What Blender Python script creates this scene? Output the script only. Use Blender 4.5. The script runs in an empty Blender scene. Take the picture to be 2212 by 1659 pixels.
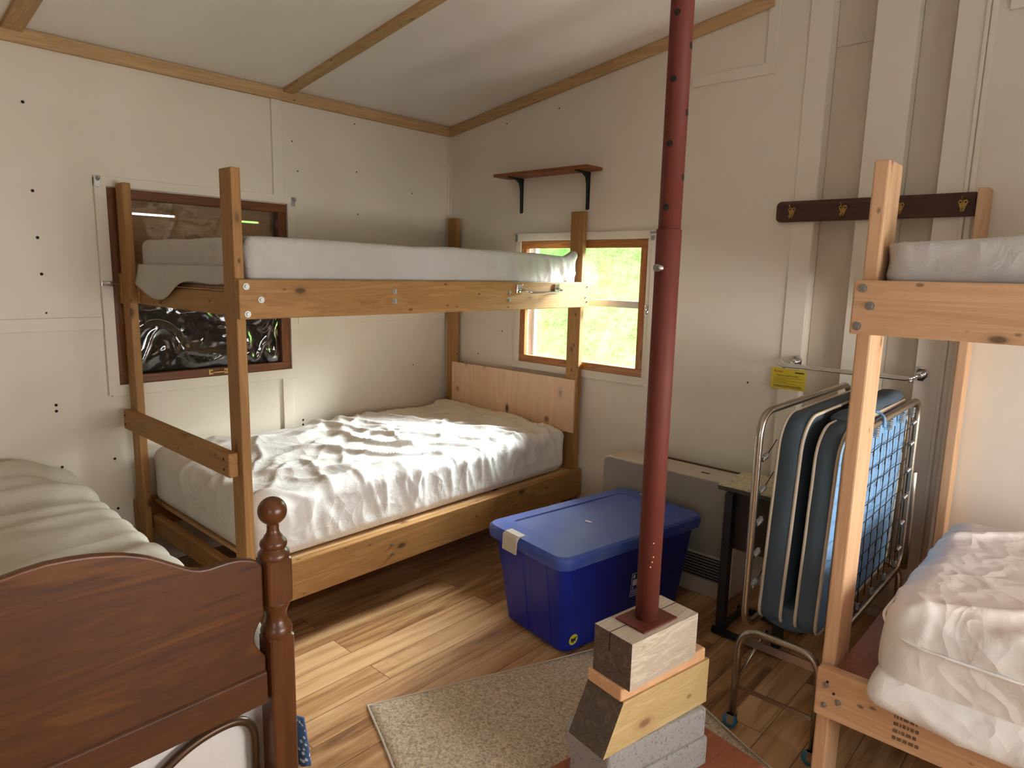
import bpy, bmesh, math, random
from math import sin, cos, pi, radians
from mathutils import Vector, Matrix, noise
random.seed(7)
D = bpy.data
C = bpy.context.scene.collection
SC = bpy.context.scene

# ------------------------------------------------------------------ materials
def new_mat(name):
    m = D.materials.new(name); m.use_nodes = True
    nt = m.node_tree; bs = nt.nodes['Principled BSDF']
    return m, nt, bs
def N(nt, t, **kw):
    n = nt.nodes.new(t)
    for k, v in kw.items(): setattr(n, k, v)
    return n
def L(nt, a, b): nt.links.new(a, b)
def ramp(nt, fac, stops):
    r = N(nt, 'ShaderNodeValToRGB'); e = r.color_ramp.elements
    while len(e) < len(stops): e.new(0.5)
    for el, (p, c) in zip(e, stops):
        el.position = p; el.color = (c[0], c[1], c[2], 1)
    L(nt, fac, r.inputs[0]); return r.outputs[0]
def mixc(nt, fac, a, b, mode='MIX'):
    n = N(nt, 'ShaderNodeMix', data_type='RGBA', blend_type=mode)
    for s, v in ((n.inputs[0], fac), (n.inputs[6], a), (n.inputs[7], b)):
        if hasattr(v, 'links'): L(nt, v, s)
        elif isinstance(v, (int, float)): s.default_value = v
        else: s.default_value = (v[0], v[1], v[2], 1)
    return n.outputs[2]
def math_n(nt, op, a, b=None):
    n = N(nt, 'ShaderNodeMath', operation=op)
    for s, v in ((n.inputs[0], a), (n.inputs[1], b)):
        if v is None: continue
        if hasattr(v, 'links'): L(nt, v, s)
        else: s.default_value = v
    return n.outputs[0]
def coords(nt, scale=(1, 1, 1), rand=True, rot=(0, 0, 0)):
    tc = N(nt, 'ShaderNodeTexCoord'); v = tc.outputs['Object']
    if rand:
        oi = N(nt, 'ShaderNodeObjectInfo')
        mu = N(nt, 'ShaderNodeVectorMath', operation='SCALE'); mu.inputs[0].default_value = (7.3, 3.1, 5.7)
        L(nt, oi.outputs['Random'], mu.inputs['Scale'])
        ad = N(nt, 'ShaderNodeVectorMath', operation='ADD'); L(nt, v, ad.inputs[0]); L(nt, mu.outputs[0], ad.inputs[1]); v = ad.outputs[0]
    mp = N(nt, 'ShaderNodeMapping'); mp.inputs['Scale'].default_value = scale; mp.inputs['Rotation'].default_value = rot
    L(nt, v, mp.inputs[0]); return mp.outputs[0]
def tex_noise(nt, vec, scale=1, detail=4, rough=.55, dist=0):
    n = N(nt, 'ShaderNodeTexNoise'); n.inputs['Scale'].default_value = scale; n.inputs['Detail'].default_value = detail
    n.inputs['Roughness'].default_value = rough; n.inputs['Distortion'].default_value = dist
    L(nt, vec, n.inputs['Vector']); return n.outputs[0]
def bump(nt, bs, h, strength=.2, dist=.002):
    b = N(nt, 'ShaderNodeBump'); b.inputs['Strength'].default_value = strength; b.inputs['Distance'].default_value = dist
    L(nt, h, b.inputs['Height']); L(nt, b.outputs[0], bs.inputs['Normal'])
def plain(name, col, rough=.5, metal=0, spec=.5, bumpy=None, var=0.06):
    m, nt, bs = new_mat(name)
    bs.inputs['Roughness'].default_value = rough; bs.inputs['Metallic'].default_value = metal
    bs.inputs['Specular IOR Level'].default_value = spec
    v = coords(nt); n = tex_noise(nt, v, 9, 5)
    c = mixc(nt, n, [x * (1 - var) for x in col], [min(1, x * (1 + var)) for x in col]); L(nt, c, bs.inputs['Base Color'])
    if bumpy: bump(nt, bs, tex_noise(nt, v, bumpy[0], 4), bumpy[1], .002)
    return m
def wood(name, axis, light, dark, rough=.6, knots=True, cross=16, long=1.1, knot_col=None, spec=.35, knot_r=.12, contrast=1, small=True):
    m, nt, bs = new_mat(name)
    sc = [cross] * 3; sc[axis] = long
    sf = [cross * 9] * 3; sf[axis] = long * 3
    v = coords(nt, tuple(sc)); g = tex_noise(nt, v, 1, 5, .6, 1.3)
    w = math_n(nt, 'SINE', math_n(nt, 'MULTIPLY', g, 34.0))
    w = math_n(nt, 'ADD', math_n(nt, 'MULTIPLY', w, .16 * contrast), g)
    f = tex_noise(nt, coords(nt, tuple(sf)), 1, 3)
    h = math_n(nt, 'ADD', math_n(nt, 'MULTIPLY', w, .75), math_n(nt, 'MULTIPLY', f, .25))
    c = ramp(nt, h, [(.25, dark), (.5, [(a + b) / 2 for a, b in zip(light, dark)]), (.72, light)])
    if knots:
        sk = [9.0] * 3; sk[axis] = 4.2
        vo = N(nt, 'ShaderNodeTexVoronoi'); vo.inputs['Scale'].default_value = 1
        L(nt, coords(nt, tuple(sk)), vo.inputs['Vector'])
        k = ramp(nt, vo.outputs['Distance'], [(knot_r * .55, (1, 1, 1)), (knot_r, (.25, .25, .25)), (knot_r * 1.9, (0, 0, 0))])
        c = mixc(nt, k, c, knot_col or [x * .32 for x in dark])
        sk2 = [17.0] * 3; sk2[axis] = 9.5
        if not small: sk2 = [5.0] * 3
        v2 = N(nt, 'ShaderNodeTexVoronoi'); v2.inputs['Scale'].default_value = 1; L(nt, coords(nt, tuple(sk2)), v2.inputs['Vector'])
        k2 = ramp(nt, v2.outputs['Distance'], [(knot_r * .55, (.8, .8, .8)), (knot_r * 1.1, (0, 0, 0))])
        c = mixc(nt, k2, c, knot_col or [x * .30 for x in dark])
    L(nt, c, bs.inputs['Base Color'])
    bs.inputs['Roughness'].default_value = rough; bs.inputs['Specular IOR Level'].default_value = spec
    bump(nt, bs, h, .25, .0015)
    return m
M = {}
AGED = ((.41, .215, .070), (.285, .135, .040))
NEW = ((.66, .42, .24), (.54, .315, .165))
for i, a in enumerate('xyz'):
    M['aged' + a] = wood('aged_pine_' + a, i, *AGED, rough=.55)
    M['new' + a] = wood('new_pine_' + a, i, *NEW, rough=.6, knot_r=.10)
    M['beam' + a] = wood('beam_pine_' + a, i, (.54, .36, .18), (.41, .25, .11), rough=.6, knot_r=.10)
M['dark_x'] = wood('dark_walnut_stain', 0, (.105, .045, .024), (.035, .014, .009), rough=.45, knots=False, contrast=.8)
M['cherry'] = wood('cherry_stain', 1, (.165, .056, .013), (.026, .009, .0035), rough=.38, knots=False, cross=7, long=.9, spec=.45, contrast=.55)
M['cherryz'] = wood('cherry_stain_post', 2, (.140, .047, .013), (.055, .018, .006), rough=.3, knots=False, cross=9, spec=.5, contrast=.4)
M['sashy'] = wood('sash_stain_y', 1, (.22, .075, .02), (.10, .03, .01), rough=.4, knots=False)
M['sashz'] = wood('sash_stain_z', 2, (.22, .075, .02), (.10, .03, .01), rough=.4, knots=False)
M['oakx'] = wood('oak_stain_x', 0, (.48, .20, .06), (.22, .075, .02), rough=.4, knots=False, cross=22)
M['oakz'] = wood('oak_stain_z', 2, (.48, .20, .06), (.22, .075, .02), rough=.4, knots=False, cross=22)
M['shelf'] = wood('shelf_cherry', 0, (.30, .10, .03), (.17, .055, .018), rough=.5, knots=False)
M['plyb'] = wood('birch_plywood', 2, (.88, .62, .42), (.78, .52, .335), rough=.6, cross=8, knot_r=.13, knot_col=(.16, .06, .03), small=False)
M['plyred'] = wood('red_plywood', 1, (.40, .17, .09), (.27, .10, .05), rough=.6, cross=10, knot_r=.16)
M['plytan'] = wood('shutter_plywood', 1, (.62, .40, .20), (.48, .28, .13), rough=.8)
M['plyshade'] = wood('shaded_shutter', 1, (.055, .04, .03), (.035, .025, .018), rough=.9, knots=False)  # shade behind the plastic film is put into this colour
M['grey_timber'] = wood('weathered_timber', 1, (.66, .58, .46), (.42, .34, .25), rough=.85, knots=False, cross=44, long=1.3, contrast=.8)
M['endgrain'] = wood('timber_end_grain', 0, (.17, .13, .095), (.085, .06, .045), rough=.9, knots=False, cross=30, long=22)
M['treated'] = wood('treated_timber', 1, (.66, .50, .24), (.52, .36, .15), rough=.8, cross=20, knot_r=.13, knot_col=(.30, .16, .08))
M['plank'] = wood('fresh_cedar', 1, (.82, .50, .27), (.70, .39, .20), rough=.7, cross=18, knot_r=.07)
M['redboard'] = wood('red_board', 1, (.42, .14, .07), (.33, .10, .05), rough=.75, knots=False)
def wall_paint(name, a, b):
    m, nt, bs = new_mat(name)
    v = coords(nt, rand=False)
    n1 = tex_noise(nt, v, 1.3, 4); n2 = tex_noise(nt, v, 6, 6, .7)
    f = math_n(nt, 'ADD', math_n(nt, 'MULTIPLY', n1, .6), math_n(nt, 'MULTIPLY', n2, .4))
    L(nt, ramp(nt, f, [(.3, b), (.6, a)]), bs.inputs['Base Color'])
    bs.inputs['Roughness'].default_value = .42; bs.inputs['Specular IOR Level'].default_value = .4
    bump(nt, bs, tex_noise(nt, v, 60, 3), .12, .0008); return m
M['wall'] = wall_paint('cream_wall_paint', (.745, .68, .565), (.70, .63, .51))
M['backwall'] = wall_paint('bounce_cut_wall', (.36, .27, .18), (.30, .22, .14))  # unseen walls, dark tone put in to weaken bounced light
M['trim'] = wall_paint('cream_trim_paint', (.755, .695, .585), (.71, .64, .52))
M['panel'] = wall_paint('recess_tone', (.62, .545, .43), (.56, .48, .37))  # recess panels, darker than wall and trim
M['ceil'] = wall_paint('ceiling_board', (.88, .86, .82), (.84, .81, .76))
M['hole'] = plain('dark_nail_hole', (.015, .01, .008), .9)
M['white'] = plain('white_vinyl', (.82, .82, .82), .4)
M['alum'] = plain('grey_aluminium', (.50, .52, .54), .45, .3)
def fabric(name, col, fine=260, weave=.25, rough=.85, wr=.5, crumple=0, csc=8):
    m, nt, bs = new_mat(name)
    v = coords(nt)
    L(nt, mixc(nt, tex_noise(nt, v, 5, 4), [c * .95 for c in col], [min(1, c * 1.03) for c in col]), bs.inputs['Base Color'])
    bs.inputs['Roughness'].default_value = rough; bs.inputs['Specular IOR Level'].default_value = .3
    a = tex_noise(nt, v, fine, 2); b = tex_noise(nt, v, 16, 5, .6, 1.5)
    h = math_n(nt, 'ADD', math_n(nt, 'MULTIPLY', a, weave * .2), math_n(nt, 'MULTIPLY', b, wr))
    if crumple:
        nd = N(nt, 'ShaderNodeTexNoise'); nd.inputs['Scale'].default_value = 3.5; nd.inputs['Detail'].default_value = 3; L(nt, v, nd.inputs['Vector'])
        sc_ = N(nt, 'ShaderNodeVectorMath', operation='SCALE'); sc_.inputs['Scale'].default_value = .55; L(nt, nd.outputs['Color'], sc_.inputs[0])
        av = N(nt, 'ShaderNodeVectorMath', operation='ADD'); L(nt, v, av.inputs[0]); L(nt, sc_.outputs[0], av.inputs[1])
        vo = N(nt, 'ShaderNodeTexVoronoi'); vo.inputs['Scale'].default_value = csc; L(nt, av.outputs[0], vo.inputs['Vector'])
        h = math_n(nt, 'ADD', h, math_n(nt, 'MULTIPLY', vo.outputs['Distance'], crumple))
    bump(nt, bs, h, .7, .008)
    return m
M['sheet'] = fabric('white_cotton_sheet', (.82, .80, .76), crumple=1.6, csc=7, rough=.7)
M['sheetdim'] = fabric('dimmed_cotton_cover', (.52, .495, .46), wr=.7, crumple=1.1, csc=9)  # white upper-bunk covers, darkened so the colour carries the weaker light
M['sheet2'] = fabric('cream_cotton_sheet', (.66, .62, .53), wr=.4, crumple=.6, csc=6)
M['vinylsheet'] = fabric('white_vinyl_cover', (.80, .77, .72), rough=.45, wr=.5, crumple=1.3, csc=9)
M['pad'] = fabric('blue_grey_ticking', (.070, .100, .125), wr=.2)
M['padblue'] = fabric('pale_blue_ticking', (.22, .42, .68), wr=.2)
M['piping'] = fabric('cream_piping', (.62, .54, .42), wr=.1)
m, nt, bs = new_mat('blue_print_fabric'); M['print'] = m
vo = N(nt, 'ShaderNodeTexVoronoi'); vo.inputs['Scale'].default_value = 55; L(nt, coords(nt), vo.inputs['Vector'])
L(nt, ramp(nt, vo.outputs['Distance'], [(.25, (.75, .78, .8)), (.38, (.06, .14, .30))]), bs.inputs['Base Color']); bs.inputs['Roughness'].default_value = .9
M['steel'] = plain('zinc_steel', (.42, .42, .40), .42, 1, bumpy=(40, .1))
M['tube'] = plain('tarnished_tube', (.42, .38, .31), .32, 1, bumpy=(70, .25), var=.25)
M['chrome'] = plain('chrome', (.72, .72, .72), .1, 1)
M['wire'] = plain('rusty_wire', (.06, .045, .035), .5, .8)
M['brass'] = plain('old_brass', (.50, .34, .12), .35, 1)
M['black'] = plain('black_metal', (.012, .012, .013), .45)
M['darkbrown'] = plain('dark_table_wood', (.03, .018, .012), .5)
M['green_iron'] = plain('dark_iron_bracket', (.025, .03, .03), .5, .4)
M['browntube'] = plain('brown_tube', (.10, .055, .03), .35, .6)
M['redoxide'] = plain('red_oxide_primer', (.135, .032, .021), .6, 0, spec=.25, bumpy=(140, .15), var=.15)
M['bin'] = plain('blue_plastic', (.004, .016, .26), .36, spec=.5)
M['latch'] = plain('grey_latch', (.50, .46, .37), .45)
m, nt, bs = new_mat('dust_sheen_lid'); M['lid'] = m  # lighter than the body: dust plus window sheen mixed into the colour
v = coords(nt); f = tex_noise(nt, v, 3.5, 6, .65)
L(nt, ramp(nt, f, [(.35, (.020, .055, .34)), (.65, (.075, .115, .30))]), bs.inputs['Base Color'])
L(nt, ramp(nt, f, [(.3, (.42, .42, .42)), (.7, (.62, .62, .62))]), bs.inputs['Roughness'])
M['heater'] = plain('heater_enamel', (.55, .49, .40), .4)
M['heater_front'] = plain('heater_front_enamel', (.30, .27, .225), .45)
M['grille'] = plain('heater_grille', (.02, .02, .02), .6)
M['yellow'] = plain('yellow_card', (.66, .50, .03), .5)
M['ink'] = plain('black_ink', (.03, .02, .015), .7)
M['redink'] = plain('red_ink', (.32, .02, .02), .7)
M['stamp'] = plain('faded_ink', (.17, .11, .065), .8)
M['paper'] = plain('white_label', (.75, .75, .78), .5)
M['stick_y'] = plain('yellow_sticker', (.62, .60, .06), .5)
M['blueplastic'] = plain('blue_caster', (.03, .17, .28), .4)
M['greylid'] = plain('laminate_edge', (.05, .04, .03), .5)
m, nt, bs = new_mat('marbled_laminate'); M['laminate'] = m
L(nt, ramp(nt, tex_noise(nt, coords(nt), 38, 3, .6, 2.5), [(.38, (.30, .25, .13)), (.52, (.62, .56, .36))]), bs.inputs['Base Color']); bs.inputs['Roughness'].default_value = .3
m, nt, bs = new_mat('concrete'); M['concrete'] = m
v = coords(nt); f = tex_noise(nt, v, 110, 6, .75); g = tex_noise(nt, v, 9, 3)
L(nt, mixc(nt, ramp(nt, f, [(.36, (.05, .05, .05)), (.46, (1, 1, 1))]), (.22, .21, .19), mixc(nt, g, (.42, .41, .39), (.55, .54, .52))), bs.inputs['Base Color'])
bs.inputs['Roughness'].default_value = .95; bump(nt, bs, f, .9, .006)
m, nt, bs = new_mat('beige_carpet'); M['rug'] = m
v = coords(nt); f = tex_noise(nt, v, 120, 3, .8); g = tex_noise(nt, v, 5, 3)
L(nt, mixc(nt, g, ramp(nt, f, [(.34, (.30, .21, .13)), (.5, (.60, .47, .33)), (.66, (.80, .68, .51))]), ramp(nt, f, [(.34, (.32, .23, .14)), (.66, (.84, .72, .55))])), bs.inputs['Base Color'])
bs.inputs['Roughness'].default_value = 1; bs.inputs['Specular IOR Level'].default_value = .1; bump(nt, bs, f, .5, .004)
# laminate floor: planks run along y
m, nt, bs = new_mat('laminate_planks'); M['floor'] = m
tc = N(nt, 'ShaderNodeTexCoord'); mp = N(nt, 'ShaderNodeMapping'); mp.inputs['Rotation'].default_value = (0, 0, pi / 2)
L(nt, tc.outputs['Object'], mp.inputs[0])
br = N(nt, 'ShaderNodeTexBrick'); br.offset = .37; br.squash = 1
for k, vv in (('Scale', 1), ('Mortar Size', .0012), ('Brick Width', 1.1), ('Row Height', .128), ('Bias', 0)): br.inputs[k].default_value = vv
br.inputs['Color1'].default_value = (0, 0, 0, 1); br.inputs['Color2'].default_value = (1, 1, 1, 1); br.inputs['Mortar'].default_value = (.5, .5, .5, 1)
L(nt, mp.outputs[0], br.inputs['Vector'])
sx = N(nt, 'ShaderNodeSeparateColor'); L(nt, br.outputs['Color'], sx.inputs[0]); pl = sx.outputs[0]
off = N(nt, 'ShaderNodeCombineXYZ'); L(nt, math_n(nt, 'MULTIPLY', pl, 9.0), off.inputs[0]); L(nt, math_n(nt, 'MULTIPLY', pl, 4.0), off.inputs[1])
ad = N(nt, 'ShaderNodeVectorMath', operation='ADD'); L(nt, tc.outputs['Object'], ad.inputs[0]); L(nt, off.outputs[0], ad.inputs[1])
mp2 = N(nt, 'ShaderNodeMapping'); mp2.inputs['Scale'].default_value = (15, 1.25, 1); L(nt, ad.outputs[0], mp2.inputs[0])
g1 = tex_noise(nt, mp2.outputs[0], 1, 6, .62, .8)
mp3 = N(nt, 'ShaderNodeMapping'); mp3.inputs['Scale'].default_value = (90, 3, 1); L(nt, ad.outputs[0], mp3.inputs[0])
g2 = tex_noise(nt, mp3.outputs[0], 1, 3)
fac = math_n(nt, 'ADD', math_n(nt, 'MULTIPLY', g1, .95), math_n(nt, 'ADD', math_n(nt, 'MULTIPLY', g2, .12), math_n(nt, 'MULTIPLY', pl, .14)))
c = ramp(nt, fac, [(.36, (.13, .052, .020)), (.47, (.29, .135, .055)), (.57, (.46, .245, .105)), (.74, (.66, .41, .21))])
c = mixc(nt, br.outputs['Fac'], c, (.08, .035, .015)); L(nt, c, bs.inputs['Base Color'])
bs.inputs['Roughness'].default_value = .34; bs.inputs['Specular IOR Level'].default_value = .45
bump(nt, bs, g2, .08, .001)
# glass and plastic film
def glassy(name, tint, fmul, rough, extra=0):
    m, nt, bs = new_mat(name); nt.nodes.remove(bs); out = nt.nodes['Material Output']
    tr = N(nt, 'ShaderNodeBsdfTransparent'); tr.inputs[0].default_value = (*tint, 1)
    gl = N(nt, 'ShaderNodeBsdfGlossy'); gl.inputs['Roughness'].default_value = rough
    fr = N(nt, 'ShaderNodeFresnel'); fr.inputs['IOR'].default_value = 1.45
    mx = N(nt, 'ShaderNodeMixShader'); L(nt, math_n(nt, 'ADD', math_n(nt, 'MULTIPLY', fr.outputs[0], fmul), extra), mx.inputs[0])
    L(nt, tr.outputs[0], mx.inputs[1]); L(nt, gl.outputs[0], mx.inputs[2]); L(nt, mx.outputs[0], out.inputs[0]); return m
M['glass'] = glassy('window_glass', (.96, .98, .97), 1, .02)
M['film'] = glassy('clear_plastic_film', (.88, .87, .85), 1.6, .06, .03)
m, nt, bs = new_mat('meadow_grass'); M['grass'] = m
v = coords(nt, rand=False); f = tex_noise(nt, v, 3, 6, .75); g = tex_noise(nt, v, 24, 4, .8)
L(nt, mixc(nt, ramp(nt, math_n(nt, 'ADD', math_n(nt, 'MULTIPLY', f, .5), math_n(nt, 'MULTIPLY', g, .5)), [(.36, (0, 0, 0)), (.64, (1, 1, 1))]), (.05, .24, .02), (.27, .60, .13)), bs.inputs['Base Color']); bs.inputs['Roughness'].default_value = 1; bs.inputs['Specular IOR Level'].default_value = 0

# ------------------------------------------------------------------ mesh helpers
class MB:
    def __init__(s): s.v = []; s.f = []; s.mi = []; s.sm = []
    def add(s, vs, fs, mi=0, smooth=False):
        b = len(s.v); s.v += [Vector(v) for v in vs]
        for f in fs: s.f.append([b + i for i in f]); s.mi.append(mi); s.sm.append(smooth)
        return s
    def box(s, x, y, z, mi=0, mat=None):
        vs = [Vector((X, Y, Z)) for Z in z for Y in y for X in x]
        if mat: vs = [mat @ v for v in vs]
        return s.add(vs, [(0, 2, 3, 1), (4, 5, 7, 6), (0, 1, 5, 4), (2, 6, 7, 3), (0, 4, 6, 2), (1, 3, 7, 5)], mi)
    def prism(s, poly, h0, h1, mi=0, fn=lambda a, b, h: (a, b, h), smooth=False):
        n = len(poly)
        vs = [fn(a, b, h0) for a, b in poly] + [fn(a, b, h1) for a, b in poly]
        s.add(vs, [tuple(range(n))[::-1], tuple(range(n, 2 * n))], mi)
        b = len(s.v) - 2 * n
        for i in range(n):
            j = (i + 1) % n; s.f.append([b + i, b + j, b + n + j, b + n + i]); s.mi.append(mi); s.sm.append(smooth)
        return s
    def lathe(s, prof, origin=(0, 0, 0), n=28, axis='z', mi=0):
        o = Vector(origin); vs = []
        for r, h in prof:
            for k in range(n):
                a = 2 * pi * k / n; p = (r * cos(a), r * sin(a), h)
                if axis == 'x': p = (p[2], p[0], p[1])
                if axis == 'y': p = (p[1], p[2], p[0])
                vs.append(o + Vector(p))
        fs = []
        for i in range(len(prof) - 1):
            for k in range(n):
                q = (k + 1) % n; fs.append((i * n + k, i * n + q, (i + 1) * n + q, (i + 1) * n + k))
        fs.append(tuple(range(n))[::-1]); fs.append(tuple(range((len(prof) - 1) * n, len(prof) * n)))
        return s.add(vs, fs, mi, True)
    def tube(s, pts, r, n=8, closed=False, mi=0):
        P = [Vector(p) for p in pts]; m = len(P); vs = []
        def tan(i):
            a = P[(i - 1) % m] if (closed or i > 0) else P[i]; b = P[(i + 1) % m] if (closed or i < m - 1) else P[i]
            return (b - a).normalized()
        t = tan(0); u = t.orthogonal().normalized()
        for i in range(m):
            t2 = tan(i); q = t.rotation_difference(t2); u = (q @ u); u = (u - t2 * u.dot(t2)).normalized(); t = t2; w = t.cross(u)
            for k in range(n):
                a = 2 * pi * k / n; vs.append(P[i] + (u * cos(a) + w * sin(a)) * r)
        fs = []
        for i in range(m if closed else m - 1):
            j = (i + 1) % m
            for k in range(n):
                q = (k + 1) % n; fs.append((i * n + k, i * n + q, j * n + q, j * n + k))
        if not closed: fs += [tuple(range(n))[::-1], tuple(range((m - 1) * n, m * n))]
        return s.add(vs, fs, mi, True)
    def build(s, name, mats, parent=None, bevel=0, seg=2, world=True):
        me = D.meshes.new(name)
        off = Vector((0, 0, 0))
        p = parent
        while p is not None: off += p.location; p = p.parent
        me.from_pydata([v - off for v in s.v], [], s.f)
        if not isinstance(mats, (list, tuple)): mats = [mats]
        for m in mats: me.materials.append(m)
        for pl, mi, sm in zip(me.polygons, s.mi, s.sm): pl.material_index = mi; pl.use_smooth = sm
        bm = bmesh.new(); bm.from_mesh(me); bmesh.ops.recalc_face_normals(bm, faces=bm.faces); bm.to_mesh(me); bm.free()
        me.update()
        o = D.objects.new(name, me); C.objects.link(o)
        if parent: o.parent = parent
        if bevel:
            b = o.modifiers.new('bevel', 'BEVEL'); b.width = bevel; b.segments = seg; b.limit_method = 'ANGLE'; b.angle_limit = radians(40)
        return o
def fillet(pts, r, n=6, closed=False):
    P = [Vector(p) for p in pts]; m = len(P); out = []
    for i in range(m):
        if not closed and i in (0, m - 1): out.append(P[i]); continue
        a, b, c = P[(i - 1) % m], P[i], P[(i + 1) % m]
        d1 = (a - b); d2 = (c - b); rr = min(r, d1.length * .49, d2.length * .49)
        p1 = b + d1.normalized() * rr; p2 = b + d2.normalized() * rr
        for k in range(n + 1):
            t = k / n; out.append(p1 * (1 - t) ** 2 + b * 2 * t * (1 - t) + p2 * t * t)
    return out
def thing(name, loc, label, cat, group=None):
    o = D.objects.new(name, None); C.objects.link(o); o.location = loc; o.empty_display_size = .1
    return tag(o, label, cat, group)
def tag(o, label=None, cat=None, group=None, kind=None):
    if label: o['label'] = label
    if cat: o['category'] = cat
    if group: o['group'] = group
    if kind: o['kind'] = kind
    return o
def struct(o, label, cat): return tag(o, label, cat, kind='structure')
def place(o, loc):
    """move a one-mesh thing's origin to its base"""
    l = Vector(loc)
    o.data.transform(Matrix.Translation(-l)); o.location = l; return o
def lumber(name, parent, x, y, z, mat, bev=.004):
    return MB().box(x, y, z).build(name, mat, parent, bev)
def bolt(parent, p, axis, r=.012, mat=None, h=.007, name='bolt'):
    mb = MB(); sgn = 1 if axis[0] == '+' else -1; p = Vector(p)
    def disc_(rad, h0, h1, n):
        vs = []
        for h_ in (h0, h1):
            for k in range(n):
                a = 2 * pi * k / n + .3; q = {'x': (h_ * sgn, rad * cos(a), rad * sin(a)), 'y': (rad * cos(a), h_ * sgn, rad * sin(a)), 'z': (rad * cos(a), rad * sin(a), h_ * sgn)}[axis[1]]
                vs.append(p + Vector(q))
        mb.add(vs, [tuple(range(n)), tuple(range(n, 2 * n))] + [(k, (k + 1) % n, n + (k + 1) % n, n + k) for k in range(n)])
    disc_(r, 0, .0016, 16)
    if h > .002: disc_(r * .62, .0016, h, 6)
    return mb.build(name, mat or M['steel'], parent)
def text_mesh(name, body, size, o, r, u, mat, parent, depth=.0006, align='LEFT'):
    cu = D.curves.new(name, 'FONT'); cu.body = body; cu.size = size; cu.align_x = align; cu.extrude = depth / 2
    ob = D.objects.new(name + '_src', cu); C.objects.link(ob)
    bpy.context.view_layer.update()
    me = D.meshes.new_from_object(ob.evaluated_get(bpy.context.evaluated_depsgraph_get())); D.objects.remove(ob); D.curves.remove(cu)
    r = Vector(r).normalized(); u = Vector(u).normalized(); n = r.cross(u)
    mt = Matrix((r, u, n)).transposed().to_4x4(); mt.translation = Vector(o)
    off = Vector((0, 0, 0)); p = parent
    while p is not None: off += p.location; p = p.parent
    me.transform(Matrix.Translation(-off) @ mt)
    me.materials.clear(); me.materials.append(mat)
    ob = D.objects.new(name, me); C.objects.link(ob); ob.parent = parent; return ob
def nz(x, y, z=0.0): return noise.noise(Vector((x, y, z)))
def ridge(x, y, z=0.0, k=3): return (1 - min(1, abs(nz(x, y, z)) * 1.9)) ** k
def sm(a, b, x):
    t = max(0, min(1, (x - a) / (b - a))); return t * t * (3 - 2 * t)
def slab(x, y, z, r, fn, step=.016, name='cover', mat=None, parent=None, rv=None, warp=None):
    """rounded box skin, every surface point pushed along its normal by fn(p, n)"""
    lo = Vector((x[0], y[0], z[0])); hi = Vector((x[1], y[1], z[1])); c = (lo + hi) / 2; h = (hi - lo) / 2
    rr = Vector((r, r, r)) if rv is None else Vector(rv)
    nx, ny, nzz = [max(3, int(2 * a / step)) for a in h]
    idx = {}; vs = []; fs = []
    def vid(i, j, k):
        key = (i, j, k)
        if key in idx: return idx[key]
        p = Vector((-h.x + 2 * h.x * i / nx, -h.y + 2 * h.y * j / ny, -h.z + 2 * h.z * k / nzz))
        q = Vector([max(-h[a] + rr[a], min(h[a] - rr[a], p[a])) for a in range(3)])
        d = Vector([(p[a] - q[a]) / rr[a] for a in range(3)])
        n = d.normalized() if d.length > 1e-6 else Vector((0, 0, 1))
        w = q + Vector([n[a] * rr[a] for a in range(3)]) + c
        w = w + n * fn(w, n)
        if warp: w = warp(w)
        idx[key] = len(vs); vs.append(w); return idx[key]
    def quad(a, b, cc, d): fs.append((a, b, cc, d))
    for i in range(nx):
        for j in range(ny):
            for k in (0, nzz): quad(vid(i, j, k), vid(i + 1, j, k), vid(i + 1, j + 1, k), vid(i, j + 1, k))
    for i in range(nx):
        for k in range(nzz):
            for j in (0, ny): quad(vid(i, j, k), vid(i + 1, j, k), vid(i + 1, j, k + 1), vid(i, j, k + 1))
    for j in range(ny):
        for k in range(nzz):
            for i in (0, nx): quad(vid(i, j, k), vid(i, j + 1, k), vid(i, j + 1, k + 1), vid(i, j, k + 1))
    return MB().add(vs, fs, 0, True).build(name, mat, parent)

# ------------------------------------------------------------------ room shell
RX, RY = 5.30, -4.80               # right wall, wall behind the camera
RIDGE = 2.65
def ceil_z(x): return 2.487 + .1494 * (x if x < RIDGE else 2 * RIDGE - x)
fl = MB().box((-.12, RX + .12), (RY - .12, .14), (-.08, 0)).build('floor', M['floor']); struct(fl, 'wood-look laminate floor with planks running towards the window wall', 'floor')
def wall_cols_y(mb, cols, y0, y1, top=ceil_z):
    for (xa, xb, segs) in cols:
        for (za, zb) in segs:
            z1 = (top(xa), top(xb)) if zb is None else (zb, zb)
            mb.prism([(xa, za), (xb, za), (xb, z1[1] + (.05 if zb is None else 0)), (xa, z1[0] + (.05 if zb is None else 0))], y0, y1, fn=lambda a, b, h: (a, h, b))
def disc(mb, p, axis, r, mi=1):
    n = 8; vs = []
    for k in range(n):
        a = 2 * pi * k / n
        vs.append((p[0], p[1] + r * cos(a), p[2] + r * sin(a)) if axis == 'x' else (p[0] + r * cos(a), p[1], p[2] + r * sin(a)))
    mb.add(vs, [tuple(range(n))], mi)
WBX0, WBX1, WBZ0, WBZ1 = .680, 1.596, .972, 1.725     # green window opening
mb = MB()
wall_cols_y(mb, [(-.12, WBX0, [(0, None)]), (WBX0, WBX1, [(0, WBZ0), (WBZ1, None)]), (WBX1, 2.449, [(0, None)]), (3.0, RIDGE, [])], 0, .14)
wall_cols_y(mb, [(2.449, RIDGE, [(0, None)]), (RIDGE, 2.925, [(0, None)])], .075, .14)
wall_cols_y(mb, [(2.925, RX + .12, [(0, None)])], 0, .14)
for (a, b) in [(2.665, 2.396), (2.743, 2.407), (2.646, 1.976), (2.644, 1.583)]: disc(mb, (a, -.0005, b), 'y', .007)
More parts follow.
